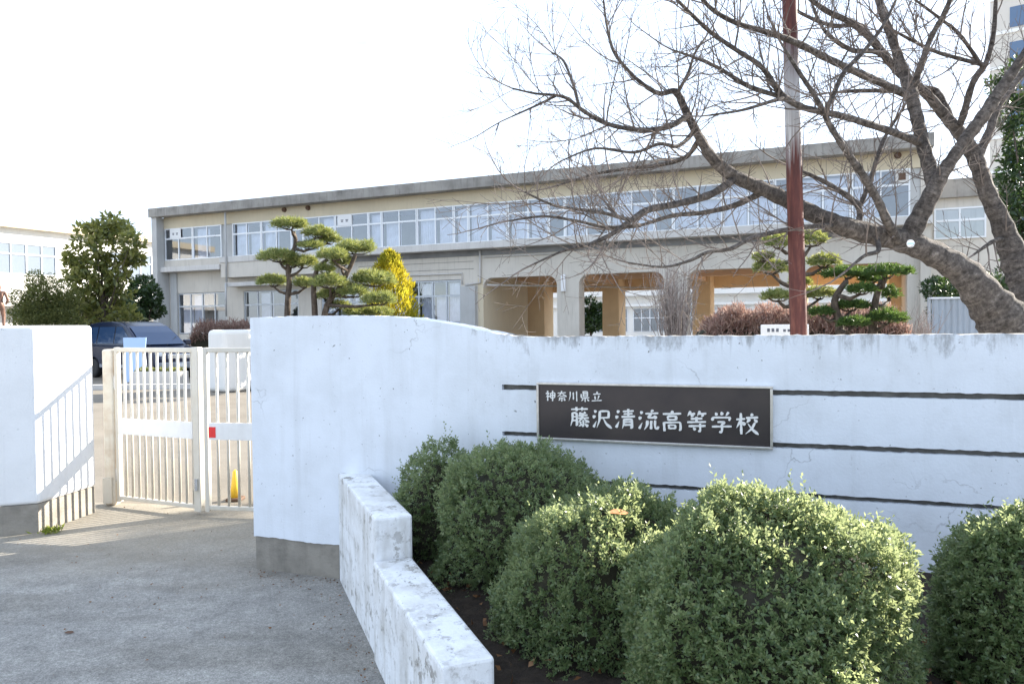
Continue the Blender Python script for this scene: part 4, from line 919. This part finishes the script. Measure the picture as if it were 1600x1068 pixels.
leafy_tree('hedge', 'dark evergreen hedge behind the blue van', 'hedge', 150, 30, [(60, 490, 30, 16), (110, 488, 32, 20), (150, 490, 30, 20), (190, 490, 26, 20)], 'darkgreen', 1500, .16, 44)
leafy_tree('evergreen_tree', 'dense dark evergreen behind the cherry trunk at right edge', 'tree', 1620, 12.5, [(1600, 130, 34, 36), (1580, 180, 18, 24), (1610, 210, 40, 50), (1582, 280, 24, 40), (1620, 300, 45, 50), (1590, 340, 28, 40), (1625, 390, 45, 50), (1600, 440, 35, 40)], 'darkgreen', 2100, .11, 45)
leafy_tree('hedge', 'dark green hedge rising over the corrugated metal fence', 'hedge', 1500, 23, [(1470, 452, 26, 20), (1505, 456, 30, 22), (1545, 452, 30, 24), (1500, 490, 40, 26)], 'darkgreen', 1500, .13, 46)
leafy_tree('bush', 'dark bush in the courtyard seen through the middle arch', 'bush', 922, 45, [(915, 482, 16, 18), (934, 492, 14, 14), (922, 505, 22, 12)], 'darkgreen', 900, .25, 47)
def twig_hedge(name, label, px0, px1, pyt, Y, seed, n, zb=.0, dep=1.0, mat='azalea'):
    rg = np.random.default_rng(seed); a, b = P(px0, pyt, Y), P(px1, pyt, Y); t = thing(name, label, 'hedge', (a.x, Y, 0)); ln = b.x - a.x; h = (a.z + b.z) / 2
    x = rg.uniform(0, 1, n); e = np.minimum(1, np.minimum(x, 1 - x) * 9) ** .5
    z = (zb + (h - zb) * e * (1 + .05 * np.sin(x * 40) + .04 * np.sin(x * 97))) * rg.uniform(.25, 1, n) ** .4
    p = np.stack([x * ln, rg.uniform(-dep / 2, dep / 2, n), z], 1); d = rg.normal(size=(n, 3)) * .5 + np.array([0, 0, 1.])
    V, F = leaf_mesh(p, d, rg.uniform(.10, .24, n), rg.uniform(.018, .035, n), rg); np_mesh('foliage', V, F, M[mat], t)
    m_ = MB(); m_.box(ln * .03, ln * .97, -dep * .3, dep * .3, 0, h * .78); m_.build('core_or_twigs', M['hollycore'], t, bevel=.15, seg=2); return t  # solid dark core box inside the hedge
twig_hedge('azalea_hedge', 'long clipped reddish brown winter hedge below the arches', 1078, 1428, 487, 17.5, 51, 16000)
twig_hedge('azalea_hedge', 'low reddish hedge at the foot of the school building', 296, 400, 506, 31, 52, 5000, dep=.8)
# leafless pale shrubs
def bare_shrub(label, px, pyt, Y, wpx, n, seed):
    r2 = random.Random(seed); b0 = P(px, pyt, Y); t = thing('bare_shrub', label, 'shrub', (b0.x, Y, 0)); m_ = MB()
    for _ in range(n):
        a = Vector((r2.gauss(0, .12), r2.gauss(0, .12), 0)); w = wpx * Y / FPX; e = Vector((r2.gauss(0, w * .5), r2.gauss(0, w * .5), b0.z * r2.uniform(.6, 1)))
        mid = a.lerp(e, .5) + Vector((r2.gauss(0, .08), r2.gauss(0, .08), 0)); m_.tube([a, mid, e], [.012, .009, .004], 4, cap=False)
        for _k in range(4):
            p = mid.lerp(e, r2.random()); m_.tube([p, p + Vector((r2.gauss(0, .16), r2.gauss(0, .16), r2.uniform(.1, .4)))], [.006, .003], 3, cap=False)
    m_.build('core_or_twigs', M['paletwig'], t)
bare_shrub('leafless pale twiggy shrub before the middle column', 1052, 396, 21, 40, 150, 61)
bare_shrub('small leafless shrub at the foot of the last column', 1440, 482, 19, 26, 50, 62)

# garden pines
def pine(label, trunks, pads, Y, mat, seed, leaf=.17, dens=520):
    rg = np.random.default_rng(seed); b0 = P(trunks[0][0][0], 500, Y); o_ = Vector((b0.x, Y, 0)); t = thing('garden_pine', label, 'tree', o_, 0, 'cloud pruned pines')
    m_ = MB(); tp = []
    for tr_ in trunks:
        pts = [P(a, b, Y) - o_ for a, b in tr_]; z0 = pts[0].copy(); z0.z = 0; pts = [z0] + pts; n_ = len(pts)
        sp = smooth_path([tuple(p) for p in pts], 4); m_.tube(sp, [.085 * (1 - .6 * i / len(sp)) + .012 for i in range(len(sp))], 8); tp += [Vector(p) for p in sp]
    Vs, Fs, b = [], [], 0
    for (a, bb, hw, hh) in pads:
        yj = rg.uniform(-.5, .5); c = P(a, bb, Y + yj) - o_; rx = hw * Y / FPX; rz = 1.2 * hh * Y / FPX
        k = min(tp, key=lambda p: (p - (c - Vector((0, 0, rz * 1.5)))).length + max(0, p.z - c.z) * 3)
        mid = k.lerp(c, .55) + Vector((0, 0, -.12)); m_.tube([k, mid, c - Vector((0, 0, rz * .6))], [.05, .04, .02], 6)
        for _ in range(5):
            e = c + Vector((rg.uniform(-.7, .7) * rx, rg.uniform(-.7, .7) * rx * .8, -rz * .3)); m_.tube([c - Vector((0, 0, rz * .7)), (c + e) / 2 - Vector((0, 0, rz * .5)), e], [.022, .016, .008], 4, cap=False)
        nt = int(dens * rx * rx * 2.2) + 25; u = sphere_pts(nt, rg); u[:, 2] = np.abs(u[:, 2]) * 1.0 - .25 * (rg.random(nt) < .35)
        bum = 1 + .14 * np.sin(u[:, :2] @ rg.normal(size=(2, 4)) * 4 + rg.uniform(0, 6, 4)).sum(1) / 2
        p0 = np.array(c) + u * np.array([rx, rx * .85, rz]) * (bum * rg.uniform(.40, 1.12, nt) ** .5)[:, None] - np.array([0, 0, rz * .25])
        per = 12; p = np.repeat(p0, per, 0); d = norm(rg.normal(size=(nt * per, 3)) * np.array([1, 1, .55]) + np.array([0, 0, .75]))
        V, F = leaf_mesh(p, d, rg.uniform(.6, 1.1, nt * per) * leaf, .016, rg, 0); Vs.append(V); Fs.append(F + b); b += len(V)
    np_mesh('needles', np.vstack(Vs), np.vstack(Fs), M[mat], t); m_.build('trunk', M['pinebark'], t, smooth=True); return t
pine('pale topped cloud pruned pine with its tallest pad, left of the golden cypress', [[(449, 490), (452, 440), (450, 415), (462, 380), (458, 362)]],
     [(455, 351, 26, 9), (497, 364, 24, 9), (516, 374, 18, 9), (436, 401, 28, 10), (474, 410, 22, 10), (426, 440, 22, 9), (486, 384, 17, 7), (478, 443, 18, 8), (455, 412, 14, 7)], 20.5, 'pine', 71)
pine('wide cloud pruned pine touching the golden cypress', [[(492, 492), (490, 450), (496, 420), (512, 405)], [(507, 492), (530, 450), (548, 415), (556, 396)]],
     [(556, 388, 32, 11), (520, 399, 24, 9), (532, 409, 17, 9), (507, 421, 14, 7), (516, 441, 27, 11), (584, 437, 33, 13), (552, 456, 22, 10), (592, 468, 25, 10), (516, 462, 20, 8), (574, 488, 36, 8), (530, 478, 18, 7)], 19.5, 'pine', 72)
pine('light green cloud pruned pine standing behind the rusty pole', [[(1244, 510), (1238, 470), (1248, 430), (1243, 385)]],
     [(1268, 374, 24, 13), (1216, 379, 22, 11), (1192, 402, 16, 8), (1204, 418, 27, 12), (1287, 409, 26, 11), (1215, 463, 23, 9), (1282, 459, 27, 10), (1250, 440, 16, 8)], 14.5, 'pine', 73, .11, 800)
pine('dark cloud pruned pine with broad flat pads right of the rusty pole', [[(1312, 515), (1304, 470), (1322, 440)], [(1364, 515), (1368, 470), (1378, 438)]],
     [(1322, 428, 36, 9), (1385, 425, 34, 11), (1346, 453, 21, 8), (1391, 459, 13, 13), (1284, 488, 19, 8), (1330, 478, 28, 9), (1332, 505, 23, 8), (1384, 496, 30, 13), (1362, 436, 20, 7)], 14.0, 'pinedark', 74, .11, 800)
# golden cypress
rg = np.random.default_rng(81); c0 = P(616, 500, 21.5); gc = thing('golden_cypress', 'bright golden conical cypress beside the pines', 'tree', (c0.x, 21.5, 0))
n = 9000; zt_ = P(605, 395, 21.5).z; f = rg.uniform(0, 1, n); r_ = .80 * np.clip(1.25 * (1 - f) ** .55, 0, 1) * (1 - .45 * rg.uniform(0, 1, n) ** 2); th = rg.uniform(0, 6.283, n)
r_ *= 1 + .20 * np.sin(th * 4 + f * 9) + .14 * np.sin(th * 3 - f * 24) + rg.normal(size=n) * .07
p = np.stack([np.cos(th) * r_ - .12 * f, np.sin(th) * r_, .25 + f * (zt_ - .25)], 1); d = np.stack([np.cos(th) * .5, np.sin(th) * .5, np.ones(n)], 1) + rg.normal(size=(n, 3)) * .28
V, F = leaf_mesh(p, d, rg.uniform(.08, .2, n), rg.uniform(.025, .05, n), rg); np_mesh('foliage', V, F, M['golden'], gc)
MB().lathe([(.07, 0), (.03, zt_ * .8)], 8).build('trunk', M['pinebark'], gc)

# white sign board behind the wall, by the pole
w0 = P(1226, 515, 8.6)
ws = thing('notice_board', 'small white notice board on two posts behind the rusty pole', 'sign', (w0.x, 8.6, 0), R(-6))
MB().box(-.27, .27, -.012, .012, 1.25, 1.575).build('board', M['whiteboard'], ws, bevel=.008)
for x in (-.2, .2): MB().box(x - .02, x + .02, .013, .05, 0, 1.5).build('leg', M['alu_dark'], ws)
q = MB()
for k in range(3): q.box(-.2 + k * .05, -.17 + k * .05, -.015, -.0125, 1.49, 1.53)
for k in range(4): q.box(-.02 + k * .05, .01 + k * .05, -.015, -.0125, 1.49, 1.52)
q.build('printed_marks', M['ink'], ws)

# pale blue standing board in front of the van
s0_ = P(208, 530, 21)
bb = thing('standing_board', 'pale blue standing board in front of the dark blue van', 'sign', (s0_.x, 21, 0), R(8))
q = MB(); q.add([(-.24, 0, .1), (.24, 0, .1), (.31, .12, 1.36), (-.31, .12, 1.36), (-.24, .03, .1), (.24, .03, .1), (.31, .15, 1.36), (-.31, .15, 1.36)], [(0, 1, 2, 3), (7, 6, 5, 4), (0, 4, 5, 1), (1, 5, 6, 2), (2, 6, 7, 3), (3, 7, 4, 0)])
q.build('panel', M['bluepanel'], bb)
for x in (-.22, .22): MB().bar((x, .16, 1.2), (x, .5, 0), .03, .03).build('leg', M['whiteboard'], bb)
for x in (-.2, .2): MB().box(x - .02, x + .02, .0, .03, 0, .1).build('foot', M['whiteboard'], bb)

# ------------------------------------------------------------------ blue van
vc = Vector((-12.35, 24.6, 0)); va = R(-34)
vn = thing('minivan', 'dark blue minivan parked in the yard behind the gate', 'van', vc, va)
def arch(cx, r_=.37, z=.30, n_=9): return [(cx + r_ * math.cos(t), z + r_ * math.sin(t)) for t in [math.pi - math.pi * i / (n_ - 1) for i in range(n_)]]
pr = [(-2.22, .34)] + [(x, max(z, .3)) for x, z in arch(-1.42)] + [(x, max(z, .3)) for x, z in arch(1.38)] + [(2.2, .34), (2.28, .5), (2.28, .66), (2.22, .80), (2.08, .90), (1.8, .98), (1.25, 1.07), (-2.2, 1.09), (-2.27, .95), (-2.28, .6)]
b_ = MB(); b_.prism_y(pr, -.85, .85); b_.build('body', M['carpaint'], vn, bevel=.05, seg=3)
cbx = MB(); lo = [(-2.22, 1.075), (1.32, 1.055)]; 
cpr = [(-2.24, 1.06), (-2.16, 1.40), (-2.02, 1.70), (-1.85, 1.79), (-1.2, 1.85), (-.5, 1.86), (.05, 1.81), (.40, 1.70), (.78, 1.47), (1.12, 1.22), (1.38, 1.03)][::-1]
def cab_w(z): return .835 - max(0, z - 1.06) / .78 * .14
nc = len(cpr); cv_ = [(x, -cab_w(z), z) for x, z in cpr] + [(x, cab_w(z), z) for x, z in cpr]
cbx.add(cv_, [tuple(range(nc - 1, -1, -1)), tuple(range(nc, 2 * nc))] + [(i, (i + 1) % nc, nc + (i + 1) % nc, nc + i) for i in range(nc)])
cbx.build('cabin', M['carpaint'], vn, bevel=.045, seg=3)
def side_pt(x, z, sg, off=.008):
    y = .83 - (z - 1.06) / .75 * .13; return (x, sg * (y + off), z)
for sg in (-1, 1):
    for (x0, x1, x2, x3) in ((-2.0, -1.28, -1.25, -1.88), (-1.2, -.2, -.2, -1.17), (-.12, .95, .22, -.12)):
        g = MB(); a_ = [side_pt(x0, 1.14, sg), side_pt(x1, 1.14, sg), side_pt(x2, 1.68, sg), side_pt(x3, 1.68, sg)]
        g.add(a_, [(0, 1, 2, 3) if sg < 0 else (3, 2, 1, 0)]); g.build('side_window', M['carglass'], vn)
    MB().box(.98, 1.16, sg * .98 - .11, sg * .98 + .11, 1.06, 1.24).build('mirror', M['carpaint'], vn, bevel=.04)
    MB().box(2.02, 2.24, sg * .62 - .17, sg * .62 + .17, .70, .86).build('headlight', M['lampglass'], vn, bevel=.04)
    for cx in (-1.42, 1.38):
        wh = MB(); wh.lathe([(.20, -.1), (.30, -.1), (.315, -.06), (.315, .06), (.30, .1), (.20, .1)], 22, (0, 0, 0), 'y'); wo = wh.build('wheel', M['black'], vn, smooth=True); wo.location = (cx, sg * .77, .315)
        MB().lathe([(.205, -.095), (.19, 0), (.205, .095)], 16, (0, 0, 0), 'y').build('rim', M['chrome'], wo)
    MB().box(-1.0, 1.0, sg * .856 - .006, sg * .856 + .006, .36, .46).build('side_sill', M['carlow'], vn)
    for x in (-.35, .75): MB().box(x - .1, x + .1, sg * .86 - .012, sg * .86 + .012, .93, .96).build('door_handle', M['carpaint'], vn)
wpx = [(1.32, 1.095), (1.12, 1.235), (.78, 1.485), (.46, 1.68)]; g = MB()
for u0, u1 in ((-1, -.5), (-.5, 0), (0, .5), (.5, 1)):
    for (xa, za), (xb, zb) in zip(wpx, wpx[1:]):
        f = lambda x, z, u: (x + .012 + .02 * (1 - u * u), u * (cab_w(z) - .09), z + .012)
        g.add([f(xa, za, u0), f(xa, za, u1), f(xb, zb, u1), f(xb, zb, u0)], [(0, 1, 2, 3)])
g.build('windscreen', M['carglass'], vn, smooth=True)
MB().bar((1.35, -.5, 1.075), (1.0, .1, 1.34), .02, .02).bar((1.35, .1, 1.075), (1.02, .62, 1.33), .02, .02).build('wiper', M['black'], vn)
MB().box(2.2, 2.31, -.8, .8, .34, .56).build('bumper', M['carlow'], vn, bevel=.04)
MB().box(2.235, 2.275, -.42, .42, .62, .8).build('grille', M['chrome'], vn, bevel=.015)
MB().box(2.312, 2.325, -.16, .16, .40, .52).build('number_plate', M['whiteboard'], vn)

# low planter box in front of the van
c_ = P(250, 575, 20.6)
cbx = thing('planter_box', 'low pale concrete planter box in front of the van', 'planter', (c_.x, 20.6, 0), R(-10))
MB().box(-.75, .75, -.2, .2, 0, .42).build('box', M['slab'], cbx, bevel=.02)
rg = np.random.default_rng(91); n = 500
V, F = leaf_mesh(rg.uniform(-1, 1, (n, 3)) * np.array([.68, .16, .03]) + np.array([0, 0, .45]), rg.normal(size=(n, 3)) + np.array([0, 0, .8]), .09, .04, rg); np_mesh('plants', V, F, M['bushgreen'], cbx)

# ------------------------------------------------------------------ statue at the left edge
sp_ = P(-1, 500, 11.5)
sta = thing('statue', 'dark bronze standing figure statue cut by the left edge', 'statue', (sp_.x, 11.5, 0), R(200))
MB().box(-.3, .3, -.3, .3, 0, 1.62).build('plinth', M['whitewall'], sta, bevel=.02)
J = {'pel': (0, 0, .37), 'ch': (0, .01, .53), 'nk': (0, 0, .60), 'hd': (0, -.01, .655), 'ht': (0, -.005, .71),
     'ls': (-.085, 0, .575), 'le': (-.125, .02, .46), 'lh': (-.075, -.07, .39), 'rs': (.085, 0, .575), 're': (.12, .01, .45), 'rh': (.10, -.03, .35),
     'lk': (-.05, -.03, .20), 'lf': (-.055, .0, .03), 'lt': (-.06, -.06, .015), 'rk': (.045, .01, .19), 'rf': (.055, .03, .03), 'rt': (.06, -.035, .015), 'lp': (-.04, 0, .35), 'rp': (.04, 0, .35)}
ED = [('pel', 'ch'), ('ch', 'nk'), ('nk', 'hd'), ('hd', 'ht'), ('ch', 'ls'), ('ls', 'le'), ('le', 'lh'), ('ch', 'rs'), ('rs', 're'), ('re', 'rh'), ('pel', 'lp'), ('lp', 'lk'), ('lk', 'lf'), ('lf', 'lt'), ('pel', 'rp'), ('rp', 'rk'), ('rk', 'rf'), ('rf', 'rt')]
RD = dict(pel=.058, ch=.062, nk=.024, hd=.04, ht=.032, ls=.03, le=.022, lh=.018, rs=.03, re=.022, rh=.018, lk=.028, lf=.02, lt=.016, rk=.028, rf=.02, rt=.016, lp=.042, rp=.042)
ks = list(J); me = bpy.data.meshes.new('figure'); me.from_pydata([J[k] for k in ks], [(ks.index(a), ks.index(b)) for a, b in ED], []); me.update()
fg = link_mesh('figure', me, M['bronze'], sta); fg.location = (0, 0, 1.62)
sk = fg.modifiers.new('skin', 'SKIN'); 
for i, k in enumerate(ks): me.skin_vertices[0].data[i].radius = (RD[k], RD[k]); me.skin_vertices[0].data[i].use_root = (k == 'pel')
ss_ = fg.modifiers.new('sub', 'SUBSURF'); ss_.levels = 2; ss_.render_levels = 2
